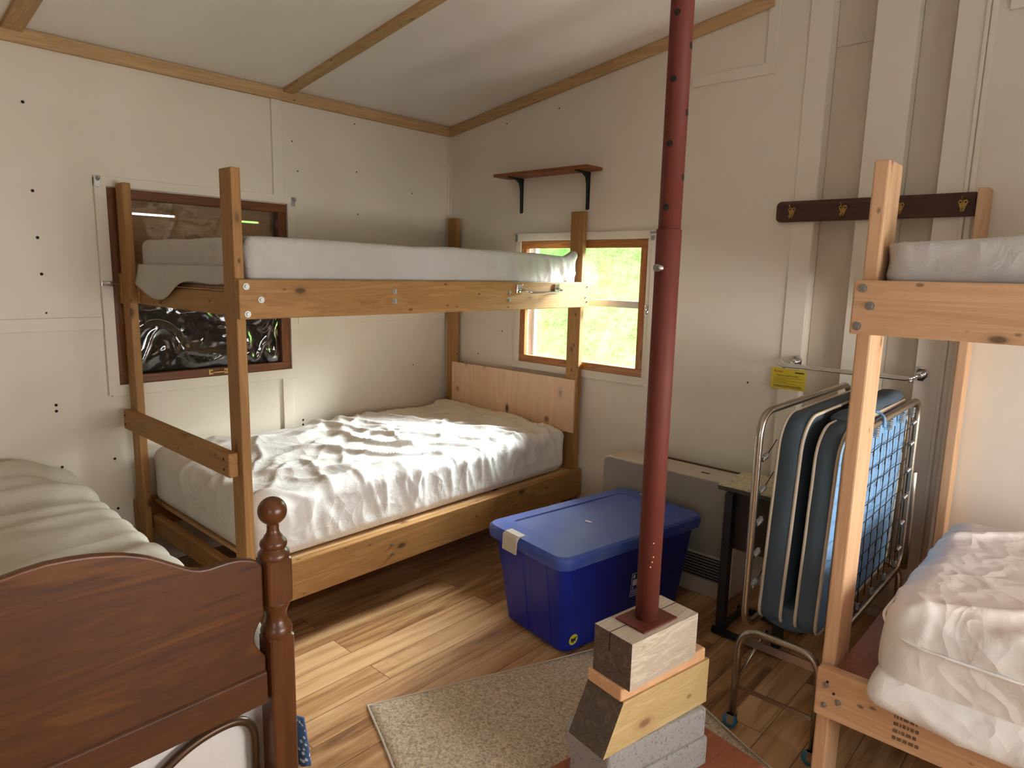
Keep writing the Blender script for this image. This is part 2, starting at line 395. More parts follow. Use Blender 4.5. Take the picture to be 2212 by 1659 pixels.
for (a, b) in [(2.975, 2.385), (.943, 2.484), (.526, 2.45), (.52, 1.15), (.30, .98), (2.2, 1.02)]: disc(mb, (a, -.0005, b), 'y', .005)
struct(mb.build('wall_back', [M['wall'], M['hole']]), 'cream painted back wall with the daylit window', 'wall')
WAY0, WAY1, WAZ0, WAZ1 = -2.135, -1.232, .953, 1.876   # dark window opening
mb = MB()
def colA(ya, yb, za, zb): mb.box((-.12, 0), (ya, yb), (za, zb))
colA(RY - .12, WAY0, 0, 2.53); colA(WAY1, 0, 0, 2.53); colA(WAY0, WAY1, 0, WAZ0); colA(WAY0, WAY1, WAZ1, 2.53)
for (a, b) in [(-2.426, 2.194), (-2.419, 1.832), (-2.416, 1.634), (-2.413, 1.477), (-2.402, .887), (-2.403, .859), (-2.40, .594), (-2.179, .592), (-2.181, .34), (-1.16, .636), (-1.161, .608)]: disc(mb, (.0005, a, b), 'x', .007)
for (a, b) in [(-1.18, 2.223), (-1.151, 2.066), (-.767, 2.384), (-.758, 2.108), (-.753, 1.86), (-.33, 2.025), (-.324, .897), (-2.408, 1.306)]: disc(mb, (.0005, a, b), 'x', .0045)
struct(mb.build('wall_left', [M['wall'], M['hole']]), 'cream painted left wall with the boarded-up window and nail holes', 'wall')
# right wall with a window opening, wall behind the camera with an opening added for fill light (both outside the photo)
R_W = (-2.45, -.30, .62, 1.62); F_W = (3.8, 5.15, .85, 1.95)
mb = MB()
mb.box((RX, RX + .12), (RY - .12, R_W[0]), (0, 2.53)).box((RX, RX + .12), (R_W[1], 0), (0, 2.53)).box((RX, RX + .12), R_W[:2], (0, R_W[2])).box((RX, RX + .12), R_W[:2], (R_W[3], 2.53))
struct(mb.build('wall_right', M['backwall']), 'unseen right wall, dark tone put in to cut bounce light', 'wall')
mb = MB()
wall_cols_y(mb, [(-.12, RIDGE, [(0, None)]), (RIDGE, F_W[0], [(0, None)]), (F_W[0], F_W[1], [(0, F_W[2]), (F_W[3], None)]), (F_W[1], RX + .12, [(0, None)])], RY - .12, RY)
struct(mb.build('wall_front', M['backwall']), 'unseen wall behind the camera, dark tone put in to cut bounce light', 'wall')
def frame_window(name, axis, p, a0, a1, z0, z1, label):
    mb = MB(); w = .05
    def bx(a, z):
        if axis == 'x': mb.box(p, a, z)
        else: mb.box(a, p, z)
    bx((a0, a0 + w), (z0, z1)); bx((a1 - w, a1), (z0, z1)); bx((a0 + w, a1 - w), (z0, z0 + w)); bx((a0 + w, a1 - w), (z1 - w, z1)); bx((a0 + w, a1 - w), ((z0 + z1) / 2 - .02, (z0 + z1) / 2 + .02))
    return struct(mb.build(name, M['white']), label, 'window')
frame_window('window_3', 'x', (RX + .03, RX + .09), *R_W, 'white framed window in the right wall')
frame_window('fill_window', 'y', (RY - .09, RY - .03), *F_W, 'white frame of an added fill-light opening behind the camera')  # opening added behind the camera for faint fill light
# ceiling: two slopes, the board next to the back wall sags
mb = MB()
def sag(x, y):
    t = -y; s = 0
    if t < 1.18:
        q = sm(0, .30, t) if t < .30 else 1 - sm(.27, 1.15, t)
        s += .062 * q * sm(.15, 1.3, x) * (1 - sm(2.5, 2.65, x))
        s += .012 * sin(t * 16 + x * 1.3) * sm(.2, 1, x) * sm(0, .3, t) * (1 - sm(.9, 1.15, t)) * (1 - sm(2.5, 2.65, x))
    elif t < 2.4: s += .010 * sin((t - 1.2) / 1.2 * pi) * sm(0, .6, x) * (1 - sm(2.4, 2.65, x))
    return s
for (xa, xb) in ((-.12, RIDGE), (RIDGE, RX + .12)):
    nx, ny = 60, 130; vs = []; fs = []
    for i in range(nx + 1):
        x = xa + (xb - xa) * i / nx
        for j in range(ny + 1):
            y = .14 + (RY - .12 - .14) * j / ny
            vs.append((x, y, ceil_z(x) - sag(max(0, x), min(0, y))))
    for i in range(nx):
        for j in range(ny): fs.append((i * (ny + 1) + j, (i + 1) * (ny + 1) + j, (i + 1) * (ny + 1) + j + 1, i * (ny + 1) + j + 1))
    mb.add(vs, fs, 0, True)
ce = mb.build('ceiling', M['ceil']); struct(ce, 'off-white sloping ceiling boards that sag between the battens', 'ceiling')
so = ce.modifiers.new('thick', 'SOLIDIFY'); so.thickness = .08; so.offset = 1 if ce.data.polygons[0].normal.z > 0 else -1
rb = MB()
for (xa, xb) in ((-.2, RIDGE), (RIDGE, RX + .2)):
    rb.prism([(xa, ceil_z(xa) + .12), (xb, ceil_z(xb) + .12), (xb, ceil_z(xb) + .16), (xa, ceil_z(xa) + .16)], .16, RY - .2, fn=lambda a, b, h: (a, h, b))
struct(rb.build('roof', M['plytan']), 'roof boards above the ceiling', 'roof')

TN = [0]
def trim(mb, mat, label, bev=.002):
    TN[0] += 1; return struct(mb.build('trim_%d' % TN[0], mat, None, bev), label, 'trim')
# ceiling edge boards
trim(MB().box((0, .019), (RY, -.019), (2.424, 2.486)), M['beamy'], 'bare pine edge board where the ceiling meets the left wall')
mb = MB(); X1 = 2.19
mb.prism([(0, 2.424), (X1, 2.424 + .1494 * X1), (X1, 2.486 + .1494 * X1), (0, 2.486)], -.019, 0, fn=lambda a, b, h: (a, h, b))
trim(mb, M['beamx'], 'bare pine edge board rising along the back wall under the ceiling')
def rafter(y, w, label):
    mb = MB(); mb.prism([(.019, ceil_z(.019) - .022), (2.6, ceil_z(2.6) - .022), (2.6, ceil_z(2.6) + .002), (.019, ceil_z(.019) + .002)], y - w / 2, y + w / 2, fn=lambda a, b, h: (a, h, b))
    trim(mb, M['beamx'], label)
rafter(-1.205, .062, 'bare pine ceiling batten over the bunk bed by the window')
rafter(-2.445, .075, 'bare pine ceiling batten in the top left corner')
rafter(-3.65, .07, 'bare pine ceiling batten behind the camera')
# wall battens
trim(MB().box((0, .014), (-1.306, -1.246), (1.923, 2.424)), M['trim'], 'cream vertical batten above the boarded-up window')
trim(MB().box((0, .014), (-1.288, -1.222), (0, .900)), M['trim'], 'cream vertical batten below the boarded-up window')
trim(MB().box((0, .012), (RY, -2.188), (1.224, 1.282)), M['trim'], 'cream horizontal batten left of the boarded-up window')
trim(MB().box((0, .008), (-1.176, -.024), (1.204, 1.256)), M['trim'], 'cream horizontal batten between boarded-up window and corner')
trim(MB().box((0, .022), (-.006, 0), (0, 2.43)).box((0, .006), (-.022, -.006), (0, 2.43)), M['trim'], 'cream strip in the corner of the room')
mb = MB()
mb.box((0, .018), (-2.186, -2.137), (.906, 1.917)); mb.box((0, .018), (-1.231, -1.184), (.906, 1.88))
mb.box((0, .0185), (-2.186, -1.184), (1.88, 1.924)); mb.box((0, .0185), (-2.172, -1.178), (.899, .953))
trim(mb, M['trim'], 'cream casing around the boarded-up window')
mb = MB()
mb.box((.640, 1.632), (-.018, 0), (1.728, 1.772)); mb.box((.640, .682), (-.014, 0), (.965, 1.728)); mb.box((.630, 1.66), (-.014, 0), (.926, .972)); mb.box((1.598, 1.624), (-.014, 0), (.972, 1.728)); mb.box((1.624, 1.650), (-.020, 0), (.90, 1.735))
trim(mb, M['trim'], 'cream casing around the daylit window')
trim(MB().box((2.167, 2.216), (-.010, 0), (2.51, 2.80)), M['trim'], 'cream vertical batten at the top of the back wall')
trim(MB().box((1.80, 2.216), (-.0105, 0), (2.462, 2.511)), M['trim'], 'cream horizontal batten at the top of the back wall')
trim(MB().box((2.352, 2.447), (-.007, 0), (0, 2.83)), M['trim'], 'cream upright board left of the recessed panels')
trim(MB().box((2.622, 2.782), (-.002, .075), (0, 2.86)), M['trim'], 'wide cream stud between the two recessed panels')
trim(MB().box((2.917, 3.010), (-.004, .075), (0, 2.82)), M['trim'], 'cream upright board right of the recessed panels')
trim(MB().box((3.010, 3.024), (-.012, 0), (0, 2.82)).box((3.028, 3.048), (-.008, 0), (0, 2.82)), M['trim'], 'narrow cream moulding beside the right upright board')
trim(MB().box((2.450, 2.621), (.068, .075), (2.545, 2.84)), M['panel'], 'upper panel of the left recess')
trim(MB().box((2.450, 2.621), (.070, .075), (0, 2.541)), M['panel'], 'lower panel of the left recess')
trim(MB().box((2.783, 2.916), (.070, .075), (0, 2.85)), M['panel'], 'panel of the right recess')
trim(MB().box((3.085, 3.40), (-.014, 0), (2.535, 2.60)), M['trim'], 'cream cross batten at the top right')
trim(MB().box((0.022, 2.44), (-.010, 0), (0, .07)), M['trim'], 'cream skirting under the daylit window')

# ------------------------------------------------------------------ window 2 (daylit)
w2 = D.objects.new('window_2', None); C.objects.link(w2); w2.location = (1.138, 0, .972); struct(w2, 'stained wood framed window with bright grass outside', 'window')
mb = MB(); a, b, z0, z1 = WBX0, WBX1, WBZ0, WBZ1; f = .044
mb.box((a, b), (-.008, .022), (z0, z0 + f)).box((a, b), (-.008, .022), (z1 - f, z1)); mb.build('sash_rail', M['oakx'], w2, .003)
mb = MB(); mb.box((a, a + f), (-.0085, .0215), (z0 + f, z1 - f)).box((b - f, b), (-.0085, .0215), (z0 + f, z1 - f)); mb.build('sash_stile', M['oakz'], w2, .003)
mb = MB(); t = .012
mb.box((a, a + t), (.022, .14), (z0, z1)).box((b - t, b), (.022, .14), (z0, z1)).box((a + t, b - t), (.022, .14), (z0, z0 + t)).box((a + t, b - t), (.022, .14), (z1 - t, z1)); mb.build('jamb', M['white'], w2)
mb = MB(); a2, b2, c0, c1 = a + t, b - t, z0 + t, z1 - t; g = .022
mb.box((a2, a2 + g), (.095, .125), (c0, c1)).box((b2 - g, b2), (.095, .125), (c0, c1)).box((a2 + g, b2 - g), (.095, .125), (c0, c0 + g)).box((a2 + g, b2 - g), (.095, .125), (c1 - g, c1)); mb.box((a2 + g, b2 - g), (.090, .128), (1.345, 1.385)); mb.build('sliding_frame', M['alum'], w2, .002)
MB().box((a2 + g, b2 - g), (.108, .112), (c0 + g, 1.345)).box((a2 + g, b2 - g), (.108, .112), (1.385, c1 - g)).build('pane', M['glass'], w2)
# ------------------------------------------------------------------ window 1 (boarded up)
w1 = D.objects.new('window_1', None); C.objects.link(w1); w1.location = (0, -1.68, WAZ0); struct(w1, 'dark brown window boarded up outside and covered with crinkled clear plastic', 'window')
f = .050
mb = MB(); mb.box((-.035, .006), (WAY0, WAY1), (WAZ0, WAZ0 + .042)).box((-.035, .006), (WAY0, WAY1), (WAZ1 - .045, WAZ1)); mb.build('sash_rail', M['sashy'], w1, .003)
mb = MB(); mb.box((-.035, .0055), (WAY0, WAY0 + f), (WAZ0 + .042, WAZ1 - .045)).box((-.035, .0055), (WAY1 - f, WAY1), (WAZ0 + .042, WAZ1 - .045)); mb.build('sash_stile', M['sashz'], w1, .003)
mb = MB(); mb.box((-.12, -.035), (WAY0, WAY0 + .02), (WAZ0, WAZ1)).box((-.12, -.035), (WAY1 - .02, WAY1), (WAZ0, WAZ1)).box((-.12, -.035), (WAY0 + .02, WAY1 - .02), (WAZ0, WAZ0 + .02)).box((-.12, -.035), (WAY0 + .02, WAY1 - .02), (WAZ1 - .02, WAZ1)); mb.build('jamb', M['plyshade'], w1)
vs = []; fs = []; ny, nzn = 90, 90; ya, yb, za, zb = WAY0 + f, WAY1 - f, WAZ0 + .042, WAZ1 - .045
for i in range(ny + 1):
    for j in range(nzn + 1):
        y = ya + (yb - ya) * i / ny; z = za + (zb - za) * j / nzn
        u, v_ = y * 3.2, z * 3.2; wx = nz(u, v_, 3) * .9; wy = nz(u, v_, 9) * .9
        e = min(sm(0, .05, y - ya), sm(0, .05, yb - y), sm(0, .05, z - za), sm(0, .05, zb - z))
        amp = .35 + .65 * (1 - sm(1.2, 1.55, z))
        h = e * amp * (.017 * nz(u * 1.5 + wx, v_ * 1.5 + wy, 1) + .012 * ridge(u * 1.6 + wx * 1.8, v_ * 1.6 + wy * 1.8, 5, 7) + .003 * ridge(u * 2.6 + wy * 3, v_ * 2.6 + wx * 3, 15, 7) + .002 * nz(u * 5, v_ * 5, 2))
        vs.append((-.012 + h, y, z))
for i in range(ny):
    for j in range(nzn): fs.append((i * (nzn + 1) + j, (i + 1) * (nzn + 1) + j, (i + 1) * (nzn + 1) + j + 1, i * (nzn + 1) + j + 1))
MB().add(vs, fs, 0, True).build('plastic_film', M['film'], w1)
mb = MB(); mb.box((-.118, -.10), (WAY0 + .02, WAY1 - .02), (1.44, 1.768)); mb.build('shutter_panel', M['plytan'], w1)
mb = MB(); mb.box((-.118, -.10), (WAY0 + .02, WAY1 - .02), (WAZ0 + .02, 1.4395)); tag(mb.build('shutter_panel', M['plyshade'], w1), 'lower board with shade put into its colour')  # dark below, tan above: uneven light on the shutter painted as two boards
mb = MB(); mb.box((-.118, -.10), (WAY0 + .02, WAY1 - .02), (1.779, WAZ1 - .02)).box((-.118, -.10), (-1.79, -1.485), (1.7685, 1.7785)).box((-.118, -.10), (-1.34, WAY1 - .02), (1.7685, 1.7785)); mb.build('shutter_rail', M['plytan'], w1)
mb = MB(); y = -1.655
mb.box((.006, .010), (y - .052, y - .030), (.962, .988)).box((.006, .010), (y + .030, y + .052), (.962, .988)); mb.tube(fillet([(.010, y - .04, .975), (.024, y - .03, .975), (.024, y + .03, .975), (.010, y + .04, .975)], .012), .005, 8); mb.build('handle', M['brass'], w1)

# ------------------------------------------------------------------ bunk bed in the corner
bk = thing('bunk_bed', (.62, -1.07, 0), 'honey-coloured pine bunk bed in the corner between the two windows', 'bunk bed', 'home-built pine bunk beds')
PF, PH = (-2.107, -2.071), (-.055, -.019)
for xx in ((.042, .132), (1.101, 1.193)):
    lumber('post', bk, xx, PF, (0, 1.872 if xx[0] > 1 else 1.893), M['agedz'])
    lumber('post', bk, xx, PH, (0, 1.885), M['agedz'])
ur = lumber('side_rail', bk, (1.1935, 1.231), (-2.112, -.030), (1.343, 1.485), M['agedy'])
lr = lumber('side_rail', bk, (1.1935, 1.231), (-2.112, -.030), (.212, .374), M['agedy'])
lumber('side_rail', bk, (.004, .0415), (-2.112, -.030), (1.343, 1.485), M['agedy']); lumber('side_rail', bk, (.004, .0415), (-2.112, -.030), (.212, .374), M['agedy'])
eb = lumber('end_board', bk, (.1325, 1.1005), (-2.064, -2.026), (1.345, 1.434), M['agedx'])
lumber('end_board', bk, (.1325, 1.1005), (-2.070, -2.032), (.225, .313), M['agedx']); lumber('end_board', bk, (.1325, 1.1005), (-.055, -.019), (1.345, 1.434), M['agedx']); lumber('end_board', bk, (.1325, 1.1005), (-.055, -.019), (.225, .313), M['agedx'])
rg = lumber('ladder_rung', bk, (.055, 1.162), (-2.1455, -2.1075), (.748, .842), M['agedx'], .006)
for xx in (.08, 1.12):
    for zz in (.775, .815): bolt(rg, (xx, -2.1455, zz), '-y', .005, M['hole'], .001, 'screw_head')
lumber('headboard', bk, (.112, 1.182), (-.068, -.0555), (.590, .912), M['plyb'], .001)
lumber('deck', bk, (.042, 1.193), (-2.025, -.058), (.345, .360), M['plytan'], .001); lumber('deck', bk, (.042, 1.193), (-2.025, -.058), (1.437, 1.452), M['plytan'], .001)
for yy, zz in ((-2.085, 1.46), (-2.03, 1.412), (-2.083, 1.362), (-1.427, 1.44), (-1.427, 1.398), (-.706, 1.431), (-.706, 1.394)): bolt(ur, (1.231, yy, zz), '+x')
for yy, zz in ((-.045, 1.46), (-.045, 1.375), (-.058, 1.40)): bolt(ur, (1.231, yy, zz), '+x', .006)
for yy, zz in ((-1.447, .306), (-1.447, .262), (-.761, .347), (-.10, .35), (-.06, .30), (-.06, .25)): bolt(lr, (1.231, yy, zz), '+x', .008)
tb = MB().tube(fillet([(1.243, -.64, 1.450), (1.290, -.60, 1.432), (1.295, -.34, 1.435), (1.243, -.336, 1.453)], .02), .0055, 8).build('towel_bar', M['chrome'], bk)
MB().box((1.231, 1.243), (-.662, -.618), (1.427, 1.472)).build('mounting_plate', M['chrome'], tb, .002); MB().box((1.231, 1.243), (-.356, -.316), (1.430, 1.475)).build('mounting_plate', M['chrome'], tb, .002)
def stamp(parent, plane, o, r, u, w, h, mat):
    """lumber grade mark: rows of small ink bars"""
    o, r, u = Vector(o), Vector(r), Vector(u); n = r.cross(u); mb = MB(); random.seed(5)
    for k in range(5):
        x = 0; z = h * k / 5
        while x < w * .9:
            l = random.uniform(.04, .2) * w; l = min(l, w - x)
            q = [o + r * x + u * z, o + r * (x + l) + u * z, o + r * (x + l) + u * (z + h * .10), o + r * x + u * (z + h * .10)]
            mb.add([p + n * .0004 for p in q], [(0, 1, 2, 3)]); x += l + w * .05
    return mb.build('grade_stamp', mat, parent)
stamp(eb, 'y', (.395, -2.0642, 1.36), (0, 0, 1), (-1, 0, 0), .06, .022, M['ink'])

def folds_low(p, n):
    x, y, z = p.x, p.y, p.z
    wx = nz(x * 1.6, y * 1.6, 1) * .5; wy = nz(x * 1.6, y * 1.6, 7) * .5
    top = max(0, n.z); side = 1 - abs(n.z)
    # long folds that fan out from the front edge towards the foot
    ang = math.atan2(y + .35, 1.9 - x); rad = math.hypot(y + .35, 1.9 - x)
    a = .020 * ridge(ang * 7 + wx * 1.6, rad * .9 + wy, 2, 6) * sm(.15, .7, rad - .3)
    a += .013 * ridge((x * .8 + y * 1.2) * 3.2 + wx * 2.2, (y - x) * 1.2 + wy, 12, 6) + .009 * ridge((x - y * .5) * 4.4 + wy * 2, (x + y) * 2.0, 22, 5) + .004 * nz(x * 11 + wx * 5, y * 11, 4)
    h = top * (a * 1.25 + .014 * nz(x * 1.7, y * 1.7, 3)) + top * .022 * sm(-.30, -.12, y) * (1 - sm(.35, .7, x))
    c = y + x
    g = .016 * ridge(c * 4.6 + wx * 2, z * 1.4 + c, 3, 4) + .010 * ridge(c * 10 + z * 3, z * 3.0 + y * 2, 6, 5) + .008 * nz(c * 3.0, z * 3, 8)
    h += side * g * (.35 + .75 * sm(.37, .60, z))
    if n.z < -.3: h = 0
    return min(h, .034)
lm = slab((.078, 1.160), (-2.040, -.104), (.362, .626), .055, folds_low, .0105, 'mattress', M['sheet'])
place(lm, (.62, -1.07, .362)); tag(lm, 'wrinkled white sheeted mattress on the lower bunk beside the daylit window', 'mattress')
def folds_up(p, n):
    side = 1 - abs(n.z); y = p.y
    g = .011 * ridge(y * 7 + p.x * 7 + p.z * 2, p.z * 2.2 + y, 3, 4) + .008 * ridge(y * 15 + p.x * 13, p.z * 6 + y * 3, 5, 4) + .005 * nz(y * 2.5 + p.x * 2, p.z * 5, 1)
    e = .6 + .4 * sm(-.9, -.2, y)
    h = side * g * e + max(0, n.z) * (.006 * nz(p.x * 4, y * 4, 2) - .012 * sm(-.5, -.1, y) + .045 * math.exp(-((p.x - 1.165) ** 2 + (y + .095) ** 2) / .0018))
    if p.z < 1.495: h *= sm(1.46, 1.495, p.z)
    return min(h, .016 + .03 * max(0, n.z)) if n.z > -.3 else 0
um = thing('mattress', (.62, -1.07, 1.452), 'thin white covered mattress on the upper bunk in front of the boarded-up window', 'mattress')
slab((.14, 1.176), (-2.048, -.078), (1.453, 1.640), .03, folds_up, .013, 'fitted_cover', M['sheetdim'], um)
vs = []; fs = []; nn = 46
for i in range(nn + 1):
    t = i / nn; x = .150 + .94 * t
    low = 1.475 - .075 * math.exp(-((t - .30) / .22) ** 2) - .022 * (1 - t) - .012 * sin(t * 9)
    for j in range(9):
        s = j / 8; z = 1.530 + (low - 1.530) * s
        vs.append((x - .014 * s * (1 - sm(0, .12, t)), -2.0675 - .010 * s * (1 + .6 * sin(t * 14)) - .006 * s * s, z))
for i in range(nn):
    for j in range(8): fs.append((i * 9 + j, (i + 1) * 9 + j, (i + 1) * 9 + j + 1, i * 9 + j + 1))
hm = MB().add(vs, fs, 0, True).build('hanging_hem', M['sheetdim'], um); s_ = hm.modifiers.new('t', 'SOLIDIFY'); s_.thickness = .0015
# small dark mattress edge seen on top of the cover
MB().box((.30, .36), (-.52, -.10), (1.640, 1.653)).build('strap', M['black'], um, .003)

# ------------------------------------------------------------------ right bunk bed
b2 = thing('bunk_bed', (4.05, -.73, 0), 'pale new pine bunk bed cut off at the right beside the folding bed', 'bunk bed', 'home-built pine bunk beds')
QF, QB = (-1.310, -1.182), (-.225, -.095)
QB = (-.105, -.015)
for yy in (QF, QB):
    for xx in (((3.034, 3.071), (4.99, 5.027)) if yy is QF else ((3.074, 3.111), (4.99, 5.027))): lumber('post', b2, xx, yy, (0, 1.832 if yy is QF else 1.888), M['newz'], .005)
def rail2(x, y, z): return lumber('side_rail', b2, x, y, z, M['newx'], .005)
ur2 = rail2((3.026, 5.035), (-1.348, -1.3105), (1.394, 1.532)); lr2 = rail2((3.036, 5.035), (-1.348, -1.3105), (.314, .457))
rail2((3.074, 5.035), (-.143, -.1055), (1.394, 1.532)); rail2((3.074, 5.035), (-.143, -.1055), (.314, .457))
for zz in ((1.394, 1.480), (.335, .425)):
    lumber('end_board', b2, (3.0745, 3.111), (-1.3100, -.1435), zz, M['newy']); lumber('end_board', b2, (4.9525, 4.9895), (-1.3100, -.1435), zz, M['newy'])
lumber('deck', b2, (3.072, 4.989), (-1.309, -.1437), (.430, .444), M['plyred'], .001); lumber('deck', b2, (3.072, 4.989), (-1.309, -.1437), (1.484, 1.498), M['plyred'], .001)
for xx, zz in ((3.037, 1.512), (3.058, 1.468), (3.032, 1.415)): bolt(ur2, (xx + .012, -1.348, zz), '-y', .011)
for xx, zz in ((3.062, .412), (3.098, .375), (3.062, .352)): bolt(lr2, (xx, -1.348, zz), '-y', .008, None, .012)
for xx, zz in ((3.066, .423), (3.085, .395)): bolt(lr2, (xx, -1.3482, zz), '-y', .0035, M['hole'], .0005, 'screw_hole')
stamp(lr2, 'y', (3.236, -1.3483, .338), (1, 0, 0), (0, 0, 1), .062, .10, M['stamp'])
def folds_r(p, n):
    side = 1 - abs(n.z); x, y, z = p
    c = x + y
    h = side * (.012 * ridge(c * 4.2, z * 2.5 + x, 2, 3) + .007 * ridge(c * 9, z * 5, 6, 4) + .008 * nz(c * 3, z * 6, 1))
    h += max(0, n.z) * (.016 * ridge(x * 2.2 + nz(x, y, 4), y * 1.3 - x, 8, 4) + .012 * nz(x * 2.5, y * 2.5, 5))
    return h if n.z > -.4 else 0
vB = thing('mattress', (4.05, -.8, .446), 'white covered mattress with a loose cover hanging over the rail of the right lower bunk', 'mattress')
def folds_r2(p, n):
    x, y, z = p; top = max(0, n.z); side = 1 - abs(n.z)
    h = side * (.012 * ridge((x + y) * 5, z * 3 + x, 2, 4) + .009 * ridge((x + y) * 11, z * 6, 6, 5)) * sm(.60, .68, z)
    h += side * .010 * nz((x + y) * 3, z * 6, 1)
    h += top * (.020 * ridge((x - y * .3) * 2.4 + nz(x, y, 4), y * 1.3 - x, 8, 5) + .012 * nz(x * 2.5, y * 2.5, 5) + .008 * ridge(x * 6 + y * 2, y * 3, 15, 5) * sm(-.9, -1.3, y) - .02)
    return min(h, .03) if n.z > -.4 else 0
slab((3.178, 4.93), (-1.372, -.42), (.458, .726), .075, folds_r2, .0125, 'cover', M['vinylsheet'], vB)
MB().tube(fillet([(4.9, -1.382, .618), (3.24, -1.382, .625), (3.166, -1.30, .640), (3.172, -.46, .640)], .09, 8), .004, 8).build('piped_seam', M['sheet'], vB)
def droop(w):
    w.z -= .048 * sm(-1.352, -1.42, w.y) * (.55 + .45 * sm(3.15, 3.45, w.x)); return w
def folds_c(p, n):
    x, y, z = p
    return (1 - abs(n.z) * .6) * (.014 * ridge(x * 2.6 + z * 5, z * 6 - x, 2, 4) + .008 * nz(x * 5, z * 12, 3)) if n.z > -.3 else 0
slab((3.176, 4.93), (-1.412, -.45), (.458, .522), .031, folds_c, .0115, 'loose_cover', M['vinylsheet'], vB, None, droop)

def folds_ru(p, n):
    side = 1 - abs(n.z); x, y, z = p
    return (side * (.006 * ridge(x * 3, z * 14, 2, 3) + .006 * nz(x * 3, z * 9, 1)) + max(0, n.z) * (.010 * nz(x * 2, y * 2, 5) + .010 * ridge(x * 2.4, y * 1.4, 3, 4)) - max(0, n.z) * .085 * (1 - sm(3.08, 3.34, x)) - max(0, n.z) * .05 * (1 - sm(-1.25, -.8, y))) if n.z > -.4 else 0
vU = slab((3.082, 4.93), (-1.300, -.155), (1.499, 1.672), .045, folds_ru, .015, 'mattress', M['sheetdim'])
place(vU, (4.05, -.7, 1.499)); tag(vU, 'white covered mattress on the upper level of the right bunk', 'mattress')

# ------------------------------------------------------------------ dark wooden bed in the left foreground
bd = thing('wooden_bed', (1.0, -2.9, 0), 'dark cherry bed with ball-topped post and scalloped headboard in the left foreground', 'bed')
top = [(-2.428, .752), (-2.440, .768), (-2.452, .776), (-2.475, .785), (-2.497, .790), (-2.520, .7915), (-2.543, .791), (-2.565, .790), (-2.588, .793), (-2.605, .799), (-2.621, .808), (-2.648, .826), (-2.672, .842), (-2.697, .858), (-2.721, .870), (-2.750, .882), (-2.777, .890), (-2.815, .899), (-2.857, .905), (-2.90, .908)]
CY = -2.90
half = [(-2.428, .362)] + [(-2.428, .495)] + [(-2.428 - .030 * sin(pi * k / 10), .495 + .118 * k / 10) for k in range(1, 10)] + [(-2.428, .613)] + top
poly = half + [(2 * CY - y, z) for y, z in half[::-1][1:]]
MB().prism(poly, 1.934, 1.958, fn=lambda a, b, h: (h, a, b)).build('headboard', M['cherry'], bd, .006, 3)
MB().prism([(1.930, .362), (1.966, .362), (1.966, .452), (1.9585, .457), (1.930, .457)], -2.43, 2 * CY + 2.43, fn=lambda a, b, h: (a, h, b)).build('bottom_rail', M['cherry'], bd, .003)
def turned_post(cy, lo):
    mb = MB(); c = (1.946, cy, 0); q = .036
    ball = [(max(.002, .038 * sin(pi * k / 16)), .892 - .038 * cos(pi * k / 16)) for k in range(2, 17)]
    mb.lathe([(.036, .758), (.042, .766), (.041, .776), (.034, .786), (.030, .790), (.034, .794), (.036, .802), (.033, .811), (.026, .817), (.024, .823), (.0175, .832), (.0155, .842), (.0160, .850)] + ball, c, 32)
    mb.lathe([(.034, .530), (.041, .545), (.0425, .558), (.038, .570), (.031, .580), (.029, .590), (.028, .602), (.031, .614), (.037, .626), (.038, .640)], c, 32)
    def sq(z0, z1, ch):
        ring = []
        for (z, s) in ((z0, q - ch), (z0 + ch * 1.3, q), (z1 - ch * 1.3, q), (z1, q - ch)):
            k = .82
            ring.append([(1.946 + sx * s * a, cy + sy * s * b, z) for sx, sy, a, b in ((1, -1, k, 1), (1, -1, 1, k), (1, 1, 1, k), (1, 1, k, 1), (-1, 1, k, 1), (-1, 1, 1, k), (-1, -1, 1, k), (-1, -1, k, 1))])
        vs = [p for r in ring for p in r]; fs = [tuple(range(8))[::-1], tuple(range(24, 32))]
        for i in range(3):
            for k in range(8): fs.append((i * 8 + k, i * 8 + (k + 1) % 8, (i + 1) * 8 + (k + 1) % 8, (i + 1) * 8 + k))
        mb.add(vs, fs)
    sq(.628, .772, .010); sq(0, .552, .010)
    return mb.build('bed_post', M['cherryz'], bd, .002)
turned_post(-2.390, 0); turned_post(2 * CY + 2.390, 0)
mb = MB(); mb.tube(fillet([(1.905, -2.445, .02), (1.905, -2.445, .312), (1.905, -2.62, .312), (1.905, -2.78, .20), (1.905, -3.02, .20), (1.905, -3.18, .312), (1.905, -3.355, .312), (1.905, -3.355, .02)], .10, 10), .0125, 12); mb.build('end_tube', M['browntube'], bd)
mb = MB(); mb.box((.06, 1.93), (-2.42, -2.38), (.04, .075)).box((.06, 1.93), (-3.42, -3.38), (.04, .075)).box((.06, .10), (-3.38, -2.42), (0, .075)); mb.build('side_frame', M['browntube'], bd)
def folds_b(p, n):
    x, y, z = p
    t = .022 * nz(x * 6.5 + .6 * nz(x, y, 3), y * 1.3, 2) + .026 * (ridge(x * 5.2 + .9 * nz(x * 1.5, y * 1.5, 8) + y * .5, y * .9, 17, 2) - .45) + .010 * nz(x * 12 + nz(y * 2, x * 2, 1), y * 2, 5) + .006 * ridge(x * 5, y * 2, 9, 3)
    return (t * (.6 + .4 * max(0, n.z)) + .115 * max(0, n.z) * (1 - sm(.10, .75, x)) * (.35 + .65 * (1 - sm(-2.60, -2.40, y)))) if n.z > -.4 else 0
mt = slab((.05, 1.885), (-3.385, -2.375), (.340, .560), .075, folds_b, .016, 'mattress', M['sheet2'])
place(mt, (1.0, -2.9, .335)); tag(mt, 'cream sheeted mattress on the dark cherry bed in the left foreground', 'mattress')
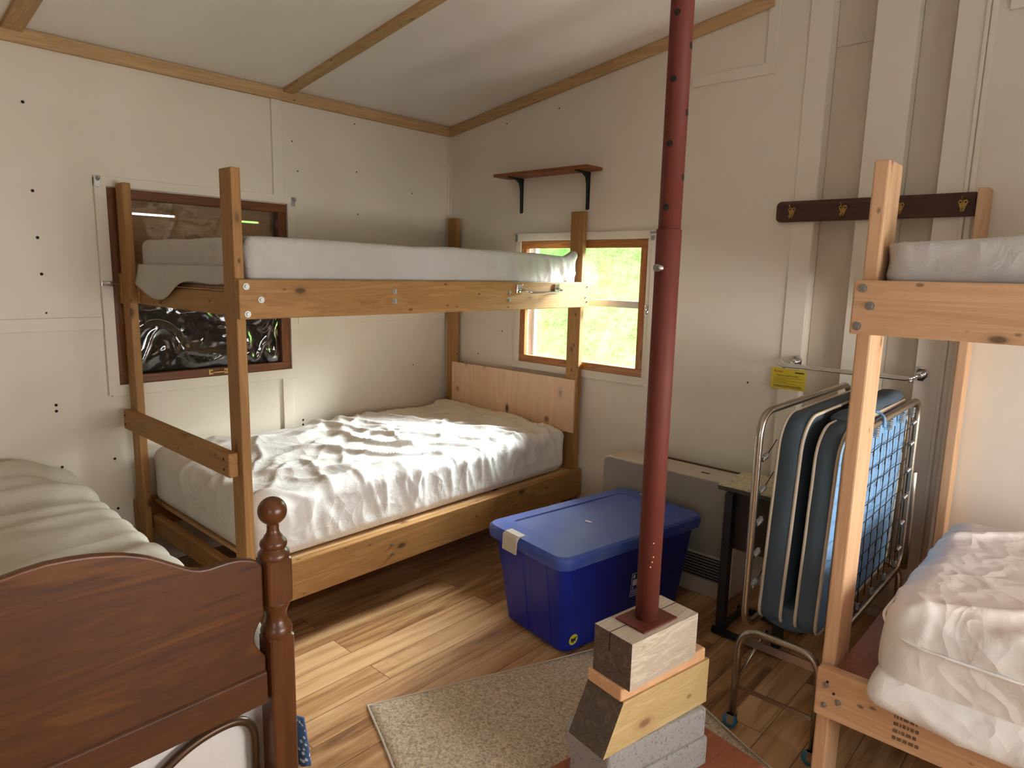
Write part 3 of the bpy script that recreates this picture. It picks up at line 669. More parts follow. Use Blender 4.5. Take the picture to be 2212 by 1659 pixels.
bx = slab((.05, 1.880), (-3.45, -2.305), (.08, .333), .03, lambda p, n: .006 * nz(p.x * 6 + p.y * 6, p.z * 3, 2) if n.z > -.3 else 0, .03, 'box_spring', M['sheet'])
place(bx, (1.0, -2.9, .08)); tag(bx, 'white covered box spring under the cream mattress in the left foreground', 'box spring')
# print fabric hanging at the bed corner
vs = []; fs = []
for i in range(15):
    t = i / 14
    for j in range(11):
        s = j / 10
        vs.append((1.62 + .285 * t, -2.297 + .014 * sin(t * 13) * s + .016 * s, .215 - .17 * s - .03 * sin(t * 3.1)))
for i in range(14):
    for j in range(10): fs.append((i * 11 + j, (i + 1) * 11 + j, (i + 1) * 11 + j + 1, i * 11 + j + 1))
pf = MB().add(vs, fs, 0, True).build('bed_skirt', M['print']); s_ = pf.modifiers.new('t', 'SOLIDIFY'); s_.thickness = .006
place(pf, (1.76, -2.29, .04)); tag(pf, 'blue and white print fabric hanging by the foot of the cherry bed post', 'fabric')

# ------------------------------------------------------------------ jack post on its stack
A0 = radians(-10.5)
def loc(o, ang): return Matrix.Translation(Vector(o)) @ Matrix.Rotation(ang, 4, 'Z')
ST = (2.645, -1.62, 0)
def yawbox(u, v, z, mi=0, ang=A0, o=ST): return MB().box(u, v, z, mi, loc(o, ang))
o = yawbox((-.19, .19), (-.40, .365), (.013, .038)).build('board', M['redboard'], None, .004); place(o, (ST[0], ST[1], .013)); tag(o, 'flat red-brown board on the rug under the concrete blocks', 'board')
def conc(z0, ang, du, dv, label):
    mb = MB(); m_ = loc(ST, ang)
    o = None
    mb.box((-.125 + du, .066 + du), (-.185 + dv, .212 + dv), (z0, z0 + .098), 0, m_)
    o = mb.build('concrete_block', M['concrete'], None, .010, 3)
    place(o, (ST[0], ST[1], z0)); tag(o, label, 'concrete block', 'concrete blocks under the post'); return o
conc(.0385, radians(-13), .006, .012, 'lower grey concrete block under the red post')
conc(.137, radians(-14), 0, 0, 'upper grey concrete block touching the slanted timber')
mb = MB(); m_ = loc(ST, A0)
def tim(mb, prof, u0, u1, m_, end_mi=1):
    n = len(prof); vs = [m_ @ Vector((u0, a, b)) for a, b in prof] + [m_ @ Vector((u1, a, b)) for a, b in prof]
    mb.add(vs, [tuple(range(n))[::-1], tuple(range(n, 2 * n))])
    for i in range(n):
        j = (i + 1) % n; mb.add([vs[i], vs[j], vs[n + j], vs[n + i]], [(0, 1, 2, 3)], end_mi if i in (1, 3) else 0)
tim(mb, [(.229, .236), (.229, .379), (-.145, .379), (-.215, .236)], -.083, .057, m_)
# profile order: bottom-right, top-right, top-left, bottom-left  -> faces 0: far end, 1: top, 2: slanted end, 3: bottom
for k in range(len(mb.f)): pass
mb.mi = [0, 0, 1, 0, 1, 0]
me_o = mb.build('timber_block', [M['treated'], M['endgrain']], None, .004); place(me_o, (ST[0], ST[1], .236)); tag(me_o, 'yellowish timber block with a slanted end on the concrete blocks', 'timber block', 'timber blocks under the post')
o = yawbox((-.078, .054), (-.1535, .2125), (.3795, .4195)).build('plank', M['plank'], None, .005); place(o, (ST[0], ST[1], .3795)); tag(o, 'pale orange plank between the two timber blocks', 'plank')
mb = MB(); m_ = loc((2.646, -1.622, 0), radians(-8.8))
tim(mb, [(.144, .420), (.144, .5585), (-.144, .5585), (-.144, .420)], -.0695, .0695, m_); mb.mi = [0, 0, 1, 0, 1, 0]
# drying crack along the top
mb.box((-.012, -.0095), (-.1445, .1445), (.5575, .5592), 2, m_); mb.box((-.012, -.0095), (-.1448, -.1435), (.50, .5590), 2, m_)
o = mb.build('timber_block', [M['grey_timber'], M['endgrain'], M['hole']], None, .003); place(o, (2.646, -1.622, .42)); tag(o, 'weathered grey timber block directly under the red post', 'timber block', 'timber blocks under the post')
PX, PY = 2.645, -1.627
jp = thing('jack_post', (PX, PY, .5592), 'red-brown steel telescoping post standing on the timber stack', 'post')
MB().box((-.052, .054), (-.074, .072), (.5594, .5645), 0, loc((PX, PY, 0), radians(-8.8))).build('base_plate', M['redoxide'], jp, .001)
MB().lathe([(.0325, .5645), (.0325, 1.650), (.0295, 1.652)], (PX, PY, 0), 40).build('lower_tube', M['redoxide'], jp)
ut = MB().lathe([(.0292, 1.640), (.0292, 2.874)], (PX, PY, 0), 40).build('upper_tube', M['redoxide'], jp)
def pole_hole(z, ang, R, parent=ut):
    d = Vector((cos(ang), sin(ang), 0)); s_ = d.cross(Vector((0, 0, 1))); vs = []
    ctr = Vector((PX, PY, z)); n = 14
    for k in range(n):
        a = 2 * pi * k / n; off = s_ * (.0085 * cos(a)); z_ = .0085 * sin(a)
        lat = .0085 * cos(a); dep = math.sqrt(R * R - lat * lat) + .0006
        vs.append(ctr + d * dep + off + Vector((0, 0, z_)))
    return MB().add(vs, [tuple(range(n))]).build('pin_hole', M['hole'], parent)
cam_dir = math.atan2(-3.233 - PY, 3.565 - PX)
for k, z in enumerate((2.48, 2.40, 2.325, 2.25, 2.17, 2.095, 2.016, 1.937, 1.861, 1.78, 1.705)): pole_hole(z, cam_dir + (-.42 if k % 2 == 0 else 1.15), .0292)
MB().tube([(PX, PY - .045, 1.551), (PX - .0, PY + .045, 1.551)], .0075, 12).build('pin', M['steel'], jp).rotation_euler = (0, 0, 0)
mb = MB(); d = Vector((cos(cam_dir - .75), sin(cam_dir - .75), 0)); c0 = Vector((PX, PY, 1.551)) + d * .030
mb.tube([c0, c0 + d * .012], .010, 14); mb.build('pin_head', M['steel'], jp)
# paint chips
mb = MB()
for z, a in ((.80, .25), (.76, .3), (.745, .22), (.73, .1)):
    d = Vector((cos(cam_dir + a), sin(cam_dir + a), 0)); s_ = d.cross(Vector((0, 0, 1)))
    p = Vector((PX, PY, z)) + d * .0329; mb.add([p + s_ * .0022, p + Vector((0, 0, .003)), p - s_ * .0022, p - Vector((0, 0, .003))], [(0, 1, 2, 3)]); mb.build('paint_chip', M['plank'], jp); mb = MB()

# ------------------------------------------------------------------ blue storage bin
BA = radians(-9.3); BC = (1.915, -.830); BZ = .012
sb = thing('storage_bin', (BC[0], BC[1], BZ), 'big blue plastic storage bin with lid standing before the corner bunk', 'storage bin')
Mb = loc((BC[0], BC[1], 0), BA)
def rrect(hx, hy, r, n=7):
    pts = []
    for cx, cy, a0 in ((hx - r, hy - r, 0), (-hx + r, hy - r, pi / 2), (-hx + r, -hy + r, pi), (hx - r, -hy + r, 3 * pi / 2)):
        for k in range(n + 1):
            a = a0 + pi / 2 * k / n; pts.append((cx + r * cos(a), cy + r * sin(a)))
    return pts
def loft(rings, mb=None, mi=0, mat=None, smooth=True, caps=True):
    mb = mb or MB(); n = len(rings[0]); vs = [(mat @ Vector(p)) if mat else Vector(p) for r in rings for p in r]; fs = []
    for i in range(len(rings) - 1):
        for k in range(n): fs.append((i * n + k, i * n + (k + 1) % n, (i + 1) * n + (k + 1) % n, (i + 1) * n + k))
    if caps: fs += [tuple(range(n))[::-1], tuple(range((len(rings) - 1) * n, len(rings) * n))]
    return mb.add(vs, fs, mi, smooth)
def ring(hx, hy, r, z): return [(a, b, z) for a, b in rrect(hx, hy, r)]
mb = loft([ring(.185, .355, .04, BZ), ring(.197, .367, .05, BZ + .012), ring(.232, .415, .05, .405), ring(.236, .420, .05, .41)], mat=Mb)
# pilaster ribs on the short end
for u in (-.075, .075):
    for sg in (-1, 1):
        vs = []
        for (z, y) in ((BZ + .02, .368), (.40, .414)):
            for du, dy in ((-.065, -.004), (-.050, .003), (.050, .003), (.065, -.004)): vs.append(Mb @ Vector((u + du, sg * (y + dy), z)))
        mb.add(vs, [(0, 1, 5, 4), (1, 2, 6, 5), (2, 3, 7, 6), (0, 3, 2, 1), (4, 5, 6, 7)], 0)
body = mb.build('bin_body', M['bin'], sb); e = body.modifiers.new('es', 'EDGE_SPLIT'); e.split_angle = radians(35)
mb = loft([ring(.240, .428, .055, .402), ring(.252, .442, .058, .404), ring(.255, .446, .058, .430), ring(.252, .443, .056, .448), ring(.243, .434, .052, .457), ring(.190, .365, .03, .460), ring(.180, .352, .03, .461), ring(.176, .348, .03, .455)], mat=Mb)
# raised edge and slightly domed centre panel
mb.add([Mb @ Vector((u * .176, v_ * .348, .4552 + .007 * (1 - u * u) * (1 - v_ * v_))) for u in [k / 6 - 1 for k in range(13)] for v_ in [k / 6 - 1 for k in range(13)]],
       [(i * 13 + j, (i + 1) * 13 + j, (i + 1) * 13 + j + 1, i * 13 + j + 1) for i in range(12) for j in range(12)], 0, True)
lid = mb.build('lid', M['lid'], sb); e = lid.modifiers.new('es', 'EDGE_SPLIT'); e.split_angle = radians(35)
for sg in (-1, 1):
    mb = MB(); prof = [(.395, .456), (.470, .452), (.478, .446), (.462, .376), (.452, .378), (.462, .440), (.395, .447)]
    prof = [(.402, .462), (.438, .4615), (.452, .452), (.4545, .385), (.4485, .385), (.445, .440), (.402, .455)]
    mb.prism([(sg * a, b) for a, b in prof], -.112, -.018, fn=lambda a, b, h: Mb @ Vector((h, a, b))); mb.build('latch', M['latch'], sb, .003)
# sticker and recycling-style mark on the long side facing +x (wall follows the taper)
def on_side(v_, z): return Mb @ Vector((.197 + (z - .024) / .381 * .035 + .0012, v_, z))
fu = (on_side(0, .30) - on_side(0, .20)).normalized(); fr = (on_side(.1, .2) - on_side(0, .2)).normalized()
mb = MB(); vs = [on_side(a, b) for a, b in ((-.005, .165), (.075, .165), (.075, .275), (-.005, .275))]; mb.add(vs, [(0, 1, 2, 3)])
lab = mb.build('product_label', M['bin'], sb)
mb = MB()
def bar(a0, a1, z0, z1): mb.add([on_side(a, b) + fr.cross(fu) * .0006 for a, b in ((a0, z0), (a1, z0), (a1, z1), (a0, z1))], [(0, 1, 2, 3)])
bar(-.005, .075, .165, .168); bar(-.005, .075, .272, .275); bar(-.005, -.002, .168, .272); bar(.072, .075, .168, .272); bar(-.002, .072, .192, .195); bar(.004, .035, .215, .244); bar(.004, .05, .174, .178); bar(.004, .04, .183, .187); bar(.006, .012, .200, .210)
bar(.004, .016, .250, .266); mb.build('label_print', M['paper'], lab)
cs = on_side(-.322, .072); mb = MB(); n = 24
q = fr.cross(fu); mb.add([cs + q * .0006 + fr * .024 * cos(2 * pi * k / n) + fu * .024 * sin(2 * pi * k / n) for k in range(n)], [tuple(range(n))]); rs = mb.build('round_sticker', M['stick_y'], sb)
mb = MB()
for (a0, a1, z0, z1) in ((-.013, .013, -.009, .006), (.006, .018, .004, .009), (-.016, -.008, .004, .008), (-.004, .003, -.015, -.009)): mb.add([cs + q * .0012 + fr * a + fu * b for a, b in ((a0, z0), (a1, z0), (a1, z1), (a0, z1))], [(0, 1, 2, 3)])
mb.build('sticker_print', M['ink'], rs)
mb = MB(); p = Mb @ Vector((.02, -.08, .4632)); mb.add([p + Vector((.020 * cos(2 * pi * k / 12), .008 * sin(2 * pi * k / 12), 0)) for k in range(12)], [tuple(range(12))]); mb.build('lid_mark', M['paper'], lid)

# ------------------------------------------------------------------ rug
RA = radians(-22.5); R0 = (1.742, -1.952)
mb = MB(); m_ = loc((R0[0], R0[1], 0), RA); nx, ny = 60, 40; LX, LY = .91, 1.10
vs = []; fs = []
for i in range(nx + 1):
    for j in range(ny + 1):
        u, v_ = LX * i / nx, LY * j / ny; e = min(u, v_, LX - u, LY - v_)
        wob = .012 * nz(u * 2.2, v_ * 2.2, 5) * (1 - sm(0, .12, e))
        vs.append(m_ @ Vector((u + wob, v_ + wob, .004 + .008 * sm(0, .02, e))))
for i in range(nx):
    for j in range(ny): fs.append((i * (ny + 1) + j, (i + 1) * (ny + 1) + j, (i + 1) * (ny + 1) + j + 1, i * (ny + 1) + j + 1))
mb.add(vs, fs, 0, True)
rug = thing('rug', (2.5, -1.8, 0), 'speckled beige carpet remnant on the floor around the red post', 'rug')
pile = mb.build('carpet_pile', M['rug'], rug); s_ = pile.modifiers.new('t', 'SOLIDIFY'); s_.thickness = .0035; s_.offset = -1 if pile.data.polygons[0].normal.z > 0 else 1
edge = [(0, 0), (LX, 0), (LX, LY), (0, LY)]; pts = []
for k in range(4):
    a, b = edge[k], edge[(k + 1) % 4]
    for t in range(20):
        u = a[0] + (b[0] - a[0]) * t / 20; v_ = a[1] + (b[1] - a[1]) * t / 20; wob = .012 * nz(u * 2.2, v_ * 2.2, 5); pts.append(m_ @ Vector((u + wob, v_ + wob, .0045)))
MB().tube(pts, .004, 8, True).build('bound_edge', M['piping'], rug)

# ------------------------------------------------------------------ wall heater
ht = thing('wall_heater', (1.95, -.22, 0), 'low wide beige gas heater against the back wall behind the blue bin', 'heater')
HX = (1.578, 2.325); HY = (-.315, -.125); HZ = .585
mb = MB()
poly = [(HX[0] + .02, .0), (HX[0], .025), (HX[0], HZ - .03), (HX[0] + .008, HZ - .009), (HX[0] + .03, HZ), (HX[1] - .03, HZ), (HX[1] - .008, HZ - .009), (HX[1], HZ - .03), (HX[1], .025), (HX[1] - .02, .0)]
mb.prism(poly, HY[0] + .006, HY[1], fn=lambda a, b, h: (a, h, b)); mb.build('casing', M['heater'], ht, .004)
poly2 = [(HX[0] + .006, .215), (HX[0] + .006, HZ - .03), (HX[0] + .014, HZ - .014), (HX[0] + .034, HZ - .006), (HX[1] - .034, HZ - .006), (HX[1] - .014, HZ - .014), (HX[1] - .006, HZ - .03), (HX[1] - .006, .215)]
MB().prism(poly2, HY[0], HY[0] + .006, fn=lambda a, b, h: (a, h, b)).build('front_panel', M['heater_front'], ht, .002)
mb = MB(); mb.box((HX[0] + .03, HX[1] - .03), (HY[0] + .003, HY[0] + .006), (.085, .20)); mb.build('grille', M['grille'], ht)
mb = MB()
for k in range(8): mb.box((HX[0] + .03, HX[1] - .03), (HY[0] - .002, HY[0] + .004), (.088 + .0145 * k, .092 + .0145 * k))
tag(mb.build('louvre', M['heater_front'], ht), 'horizontal louvre slats')
mb = MB(); mb.box((1.72, 2.30), (HY[1] + .0, HY[1] + .012), (HZ - .012, HZ + .006)); mb.build('rear_rim', M['browntube'], ht)
mb = MB(); mb.box((2.10, 2.145), (-.235, -.222), (HZ, HZ + .0012)); mb.build('control_slot', M['ink'], ht)
for xx in (1.70, 2.15): MB().box((xx, xx + .08), (-.125, -.001), (.30, .38)).build('wall_spacer', M['grille'], ht)

# ------------------------------------------------------------------ side table
stb = thing('side_table', (2.52, -.44, 0), 'small dark table with marbled top between the heater and the folding bed', 'table')
MB().box((2.345, 2.690), (-.560, -.300), (.650, .658)).build('table_top', M['laminate'], stb, .001)
MB().box((2.343, 2.692), (-.562, -.298), (.632, .6498)).build('top_edge', M['greylid'], stb, .002)
MB().box((2.385, 2.655), (-.54, -.53), (.38, .632)).box((2.385, 2.395), (-.53, -.33), (.38, .632)).build('apron', M['darkbrown'], stb)
for xx in (2.405, 2.650):
    MB().box((xx - .018, xx + .018), (-.585, -.545), (.03, .632)).build('leg', M['black'], stb, .003)
for yy in (-.60, -.34):
    MB().tube([(2.385, yy, .018), (2.68, yy, .018)], .0165, 10).build('foot', M['black'], stb)
MB().box((2.40, 2.425), (-.60, -.34), (.02, .034)).build('brace', M['black'], stb)

# ------------------------------------------------------------------ folding bed
fb = thing('folding_bed', (2.85, -.68, 0), 'folded steel rollaway bed frame standing upright on blue casters', 'folding bed')
XL, XR, YA, YB = 2.728, 2.985, -1.125, -.205
mb = MB(); mb.tube(fillet([(XL, YA, .36), (XL, YA, 1.105), (XL, YB, 1.105), (XL, YB, .36)], .09, 9, True), .0125, 12, True); fL = mb.build('spring_frame', M['tube'], fb)
mb = MB(); mb.tube(fillet([(XR, YA + .03, .375), (XR, YA + .03, 1.060), (XR, YB, 1.075), (XR, YB, .375)], .08, 9, True), .0125, 12, True); fR = mb.build('spring_frame', M['tube'], fb)
for yy in (YA - .022, YB + .025):
    mb = MB(); mb.tube(fillet([(XL - .005, yy, .055), (XL, yy, .375), (XR, yy, .375), (XR + .005, yy, .055)], .075, 9), .0125, 12); mb.build('leg_frame', M['tube'], fb)
    MB().box((XL, XR), (yy + .012, yy + .016), (.312, .340)).build('cross_bar', M['tube'], fb); MB().box((XL, XR), (yy + .010, yy + .014), (.145, .160)).build('cross_bar', M['tube'], fb)
    for xx in (XL - .005, XR + .005):
        w = MB().lathe([(.004, -.011), (.022, -.011), (.0255, -.006), (.0255, .006), (.022, .011), (.004, .011)], (xx - .006, yy, .026), 20, 'y').build('caster', M['blueplastic'], fb)
        MB().box((xx - .012, xx + .012), (yy - .016, yy - .012), (.02, .062)).box((xx - .012, xx + .012), (yy + .012, yy + .016), (.02, .062)).box((xx - .012, xx + .012), (yy - .016, yy + .016), (.056, .062)).build('caster_fork', M['tube'], w)
MB().tube([(XL + .004, YA - .022, .19), (XL + .05, YA + .08, .345)], .006, 8).build('brace', M['tube'], fb)
mb = MB(); mb.tube(fillet([(XR + .012, YB + .006, .78), (XR + .016, YB + .006, .60), (XR + .012, YB + .03, .36)], .1), .0135, 10); mb.box((XR - .004, XR + .008), (YB - .016, YB + .030), (.70, .79)); mb.build('hinge_link', M['tube'], fb, .002)
XG = XR - .006
def jit(a): return a + random.uniform(-.004, .004)
random.seed(3)
ys = [YA + .11 + k * .083 for k in range(10)]; zs = [.47 + k * .062 for k in range(9)]
mb = MB()
for y in ys: mb.tube([(XG, jit(y), z) for z in [.415] + zs + [1.012]], .0016, 5)
for z in zs: mb.tube([(XG - .002, y, jit(z)) for y in [YA + .055] + ys + [YB - .055]], .0016, 5)
for y in ys:
    for z in zs:
        mb.tube([(XG - .001, y + .005 * cos(a), z - .012 + .010 * sin(a)) for a in [2 * pi * k / 6 for k in range(6)]], .0012, 4, True)
wm = mb.build('link_mesh', M['wire'], fb)
def coil(a, b, parent, R=.0075):
    a, b = Vector(a), Vector(b); t = (b - a).normalized(); u = t.orthogonal().normalized(); w = t.cross(u); pts = []
    for k in range(49):
        s = k / 48; an = s * 7 * 2 * pi; pts.append(a + (b - a) * s + (u * cos(an) + w * sin(an)) * R)
    return MB().tube(pts, .0024, 5).build('coil_spring', M['steel'], parent)
for z in (.985, .90, .79, .68, .57, .46): coil((XR - .004, YB - .013, z), (XG, YB - .055, z - .004), fR)
for y in ys[1::2]: coil((XR - .004, y, 1.052), (XG, y, 1.012), fR)
for y in ys[1::2]: coil((XR - .004, y, .39), (XG, y, .415), fR)
for z in (.95, .84, .73, .62, .51):
    coil((XL + .010, YA + .010, z), (XL + .012, YA + .048, z + .012), fL)
    MB().tube([(XL + .012, YA + .048, z + .012), (XL + .012, YA + .12, z + .05)], .0016, 5).build('link_wire', M['wire'], fL)
# folded mattress
fm = thing('folded_mattress', (2.85, -.66, .38), 'blue-grey ticking mattress with cream piping folded inside the rollaway bed', 'mattress')
def outline(y0, y1, z0, z1, rt, rb, n=8):
    pts = []
    for cy, cz, r, a0 in ((y1 - rt, z1 - rt, rt, 0), (y0 + rt, z1 - rt, rt, pi / 2), (y0 + rb, z0 + rb, rb, pi), (y1 - rb, z0 + rb, rb, 3 * pi / 2)):
        for k in range(n + 1):
            a = a0 + pi / 2 * k / n; pts.append((cy + r * cos(a), cz + r * sin(a)))
    # densify
    out = []
    for i in range(len(pts)):
        a = Vector(pts[i]); b = Vector(pts[(i + 1) % len(pts)]); m_ = max(1, int((b - a).length / .03))
        for k in range(m_): out.append(a + (b - a) * k / m_)
    return out
def pad(x0, x1, y0, y1, z0, z1, lean, dL, dR, name, seed, matR):
    ol = outline(y0, y1, z0, z1, .105, .05); n = len(ol); cy, cz = (y0 + y1) / 2, (z0 + z1) / 2
    def X(x, z): return x - lean * (1 - (z - z0) / (z1 - z0))
    rings = []
    # outer face dome
    for s in (0.02, .25, .5, .75, .93): rings.append([(X(x0 - dL * (1 - s ** 3), z), cy + (y - cy) * s, cz + (z - cz) * s) for y, z in ol])
    ex = [(0, 0), (.15, .006), (.5, .010), (.85, .006), (1, 0)]
    for t, e in ex:
        r = []
        for y, z in ol:
            d = Vector((y - cy, z - cz)); dd = d.normalized()
            w = e + .004 * nz(y * 7, z * 7 + t * 3, seed); r.append((X(x0 + (x1 - x0) * t, z), y + dd.x * w, z + dd.y * w))
        rings.append(r)
    for s in (.93, .75, .5, .25, 0.02): rings.append([(X(x1 + dR * (1 - s ** 3), z), cy + (y - cy) * s, cz + (z - cz) * s) for y, z in ol])
    mb = loft(rings); nf = n * (len(rings) - 1)
    if matR:
        for q in range(n * 9, nf): mb.mi[q] = 1
        mb.mi[-1] = 1
    o = mb.build(name, [M['pad'], M['padblue']], fm)
    for xx in (x0, x1):
        MB().tube([(X(xx, z), y + (y - cy) * .004, z + (z - cz) * .004) for y, z in ol], .0055, 7, True).build('piping', M['piping'], o)
    return o
pad(2.782, 2.852, -1.085, -.26, .395, 1.098, .022, .016, .004, 'mattress_half', 1, False)
pad(2.896, 2.960, -1.085, -.25, .395, 1.075, .018, .004, .012, 'mattress_half', 2, True)
mb = MB()
pr = [(2.848 + .096 * cos(a), .432 + .052 * sin(a)) for a in [pi + pi * k / 14 for k in range(15)]]
pr = [(a, b) for a, b in pr] + [(2.93, .46), (2.77, .46)]
mb.prism(pr, -1.075, -.27, fn=lambda a, b, h: (a, h, b), smooth=True); mb.build('folded_edge', M['pad'], fm, .012, 3)
slab((2.872, 2.956), (-.76, -.30), (1.066, 1.118), .026, lambda p, n: .006 * nz(p.y * 9, p.x * 9, p.z * 9), .015, 'tufted_flap', M['pad'], fm)
MB().tube([(2.957, -.76 + .022 * k, 1.082) for k in range(21)], .005, 7).build('piping', M['piping'], fm)
slab((2.872, 2.955), (-.93, -.75), (1.060, 1.100), .019, lambda p, n: .005 * nz(p.y * 9, p.x * 9, p.z * 9 + 3), .015, 'tufted_flap', M['pad'], fm)
MB().tube(fillet([(2.965, -.76, 1.098), (2.978, -.75, 1.094), (2.998, -.76, 1.082), (3.002, -.77, 1.050)], .01), .005, 7).build('tie_tape', M['padblue'], fm)

# ------------------------------------------------------------------ things on the back wall
sh = thing('wall_shelf', (.91, 0, 2.10), 'small stained wooden shelf on two iron brackets above the daylit window', 'shelf')
MB().prism([(.558, -.150), (1.272, -.150), (1.272, -.001), (.558, -.001)], 2.106, 2.124, fn=lambda a, b, h: (a, b, h)).build('shelf_board', M['shelf'], sh, .005, 3)
for xx in (.668, 1.176):
    mb = MB(); mb.prism([(0, 2.106), (0, 1.90), (-.006, 1.895), (-.010, 1.93), (-.016, 2.04), (-.026, 2.075), (-.055, 2.092), (-.125, 2.100), (-.128, 2.106)], xx - .007, xx + .007, fn=lambda a, b, h: (h, a, b)).box((xx - .013, xx + .013), (-.003, 0), (1.90, 2.106)); mb.build('bracket', M['green_iron'], sh, .0015)
ra = thing('coat_rack', (2.67, -.02, 1.79), 'dark stained coat rail with four brass hooks behind the right bunk', 'coat rack')
mb = MB(); x0, x1, z0, z1 = 2.281, 3.060, 1.789, 1.882; r = .022
mb.prism([(x0 + r - r * cos(a), z1 - r + r * sin(a)) for a in [pi / 2 * k / 6 for k in range(7)]] + [(x1, z1), (x1, z0)] + [(x0 + r - r * sin(a), z0 + r - r * cos(a)) for a in [pi / 2 * k / 6 for k in range(7)]], -.026, -.012, fn=lambda a, b, h: (a, h, b)); mb.build('rail_board', M['dark_x'], ra, .003)
for xx in (2.354, 2.574, 2.796, 3.018):
    mb = MB(); z = 1.834
    mb.prism([(-.017, .010), (-.012, .020), (0, .017), (.012, .020), (.017, .010), (.011, -.006), (.005, -.026), (-.005, -.026), (-.011, -.006)], -.030, -.026, fn=lambda a, b, h: (xx + a, h, z + b))
    mb.tube(fillet([(xx, -.030, z + .010), (xx, -.052, z + .016), (xx, -.066, z + .028)], .012), .0022, 7); mb.tube(fillet([(xx, -.030, z - .014), (xx, -.048, z - .030), (xx, -.060, z - .018)], .012), .0032, 7)
    for a, b in ((-.009, .010), (.009, .010)): mb.lathe([(.0034, 0), (.0034, -.0008)], (xx + a, -.0302, z + b), 8, 'y', 1)
    mb.build('hook', [M['brass'], M['hole']], ra)
wr = thing('towel_rack', (2.67, -.05, 1.14), 'chrome three-bar towel rack mounted above the folding bed', 'towel rack')
for xx in (2.430, 2.945):
    mb = MB(); zc = 1.150; mb.prism([(.027 * cos(pi / 8 + k * pi / 4), .030 * sin(pi / 8 + k * pi / 4)) for k in range(8)], -.020, -.007, fn=lambda a, b, h: (xx + a, h, zc + b)); mb.lathe([(.014, -.020), (.014, -.045), (.006, -.048)], (xx, 0, zc), 14, 'y'); mb.build('mount', M['chrome'], wr, .003)
    MB().tube(fillet([(xx, -.045, 1.148), (xx + (.006 if xx < 2.6 else -.006), -.075, 1.138), (xx + (.0 if xx < 2.6 else -.01), -.165, 1.136)], .02), .005, 8).build('arm', M['chrome'], wr)
for k, yy in enumerate((-.085, -.128, -.172)):
    MB().tube(fillet([(2.388 + .012 * k - .012, yy, 1.172), (2.402 + .009 * k, yy, 1.142), (2.925, yy, 1.140), (2.945, yy, 1.152)], .008), .0050, 8).build('bar', M['chrome'], wr)
cd = thing('hanging_card', (2.40, -.02, 1.01), 'yellow heater registration card hanging under the left end of the towel rack', 'card')
cm = MB().box((2.318, 2.478), (-.0095, -.0075), (1.012, 1.112)).build('card', M['yellow'], cd, .0005)
O = -.0098
text_mesh('heading', 'Rinnai', .017, (2.330, O, 1.091), (1, 0, 0), (0, 0, 1), M['redink'], cm)
text_mesh('heading', 'PRODUCT REGISTRATION', .0085, (2.345, O, 1.074), (1, 0, 0), (0, 0, 1), M['ink'], cm)
mb = MB()
for k, (a, b) in enumerate(((.014, .145), (.014, .08), (.010, .145), (.010, .075), (.010, .12))): mb.box((2.318 + a, 2.318 + b), (O - .0003, O), (1.066 - .0068 * k, 1.0672 - .0068 * k))
mb.box((2.428, 2.470), (O - .0003, O), (1.0925, 1.0985)).box((2.330, 2.462), (O - .0003, O), (1.0275, 1.0300)).box((2.333, 2.462), (O - .0003, O), (1.0215, 1.0240)); mb.build('printed_line', M['ink'], cm)
def rod_bracket(p, axis, label):
    x, y, z = p; mb = MB()
    if axis == 'y': mb.box((x - .010, x + .010), (y - .003, y), (z - .024, z + .020)); mb.tube(fillet([(x, y - .003, z + .004), (x, y - .022, z + .004), (x, y - .026, z + .020)], .008), .005, 8)
    else: mb.box((x, x + .003), (y - .012, y + .012), (z - .026, z + .022)); mb.tube(fillet([(x + .003, y, z + .004), (x + .022, y, z + .004), (x + .026, y, z + .020)], .008), .005, 8)
    o = mb.build('curtain_bracket', M['steel'], None, .001); place(o, p); tag(o, label, 'curtain bracket', 'curtain rod brackets'); return o
rod_bracket((.0186, -2.172, 1.900), 'x', 'small metal curtain bracket at the top left corner of the boarded-up window')
rod_bracket((.0186, -1.196, 1.895), 'x', 'small metal curtain bracket at the top right corner of the boarded-up window')
rod_bracket((.648, -.0185, 1.748), 'y', 'small metal curtain bracket at the top left corner of the daylit window')
rod_bracket((1.630, -.0205, 1.742), 'y', 'small metal curtain bracket at the top right corner of the daylit window')
cr = MB().tube([(1.630, -.045, 1.752), (1.80, -.045, 1.752)], .011, 12).build('curtain_rod', M['alum']); place(cr, (1.63, -.045, 1.752)); tag(cr, 'short grey curtain rod stub at the daylit window behind the red post', 'curtain rod')
def clip(p, axis, label):
    x, y, z = p; mb = MB()
    if axis == 'x': mb.box((x, x + .004), (y - .035, y + .012), (z - .012, z + .012)).tube(fillet([(x + .004, y - .03, z), (x + .016, y - .01, z + .004), (x + .012, y + .03, z - .002)], .01), .0055, 8)
    else: mb.box((x - .012, x + .012), (y - .004, y), (z - .03, z + .03)).tube(fillet([(x, y - .004, z - .02), (x + .004, y - .014, z), (x, y - .012, z + .03)], .01), .005, 8)
    o = mb.build('window_latch', M['chrome'], None, .001); place(o, p); tag(o, label, 'latch', 'window latches')
clip((.0186, -2.150, 1.437), 'x', 'chrome latch on the left casing of the boarded-up window')
clip((1.611, -.0145, 1.345), 'y', 'small metal latch on the right casing of the daylit window')

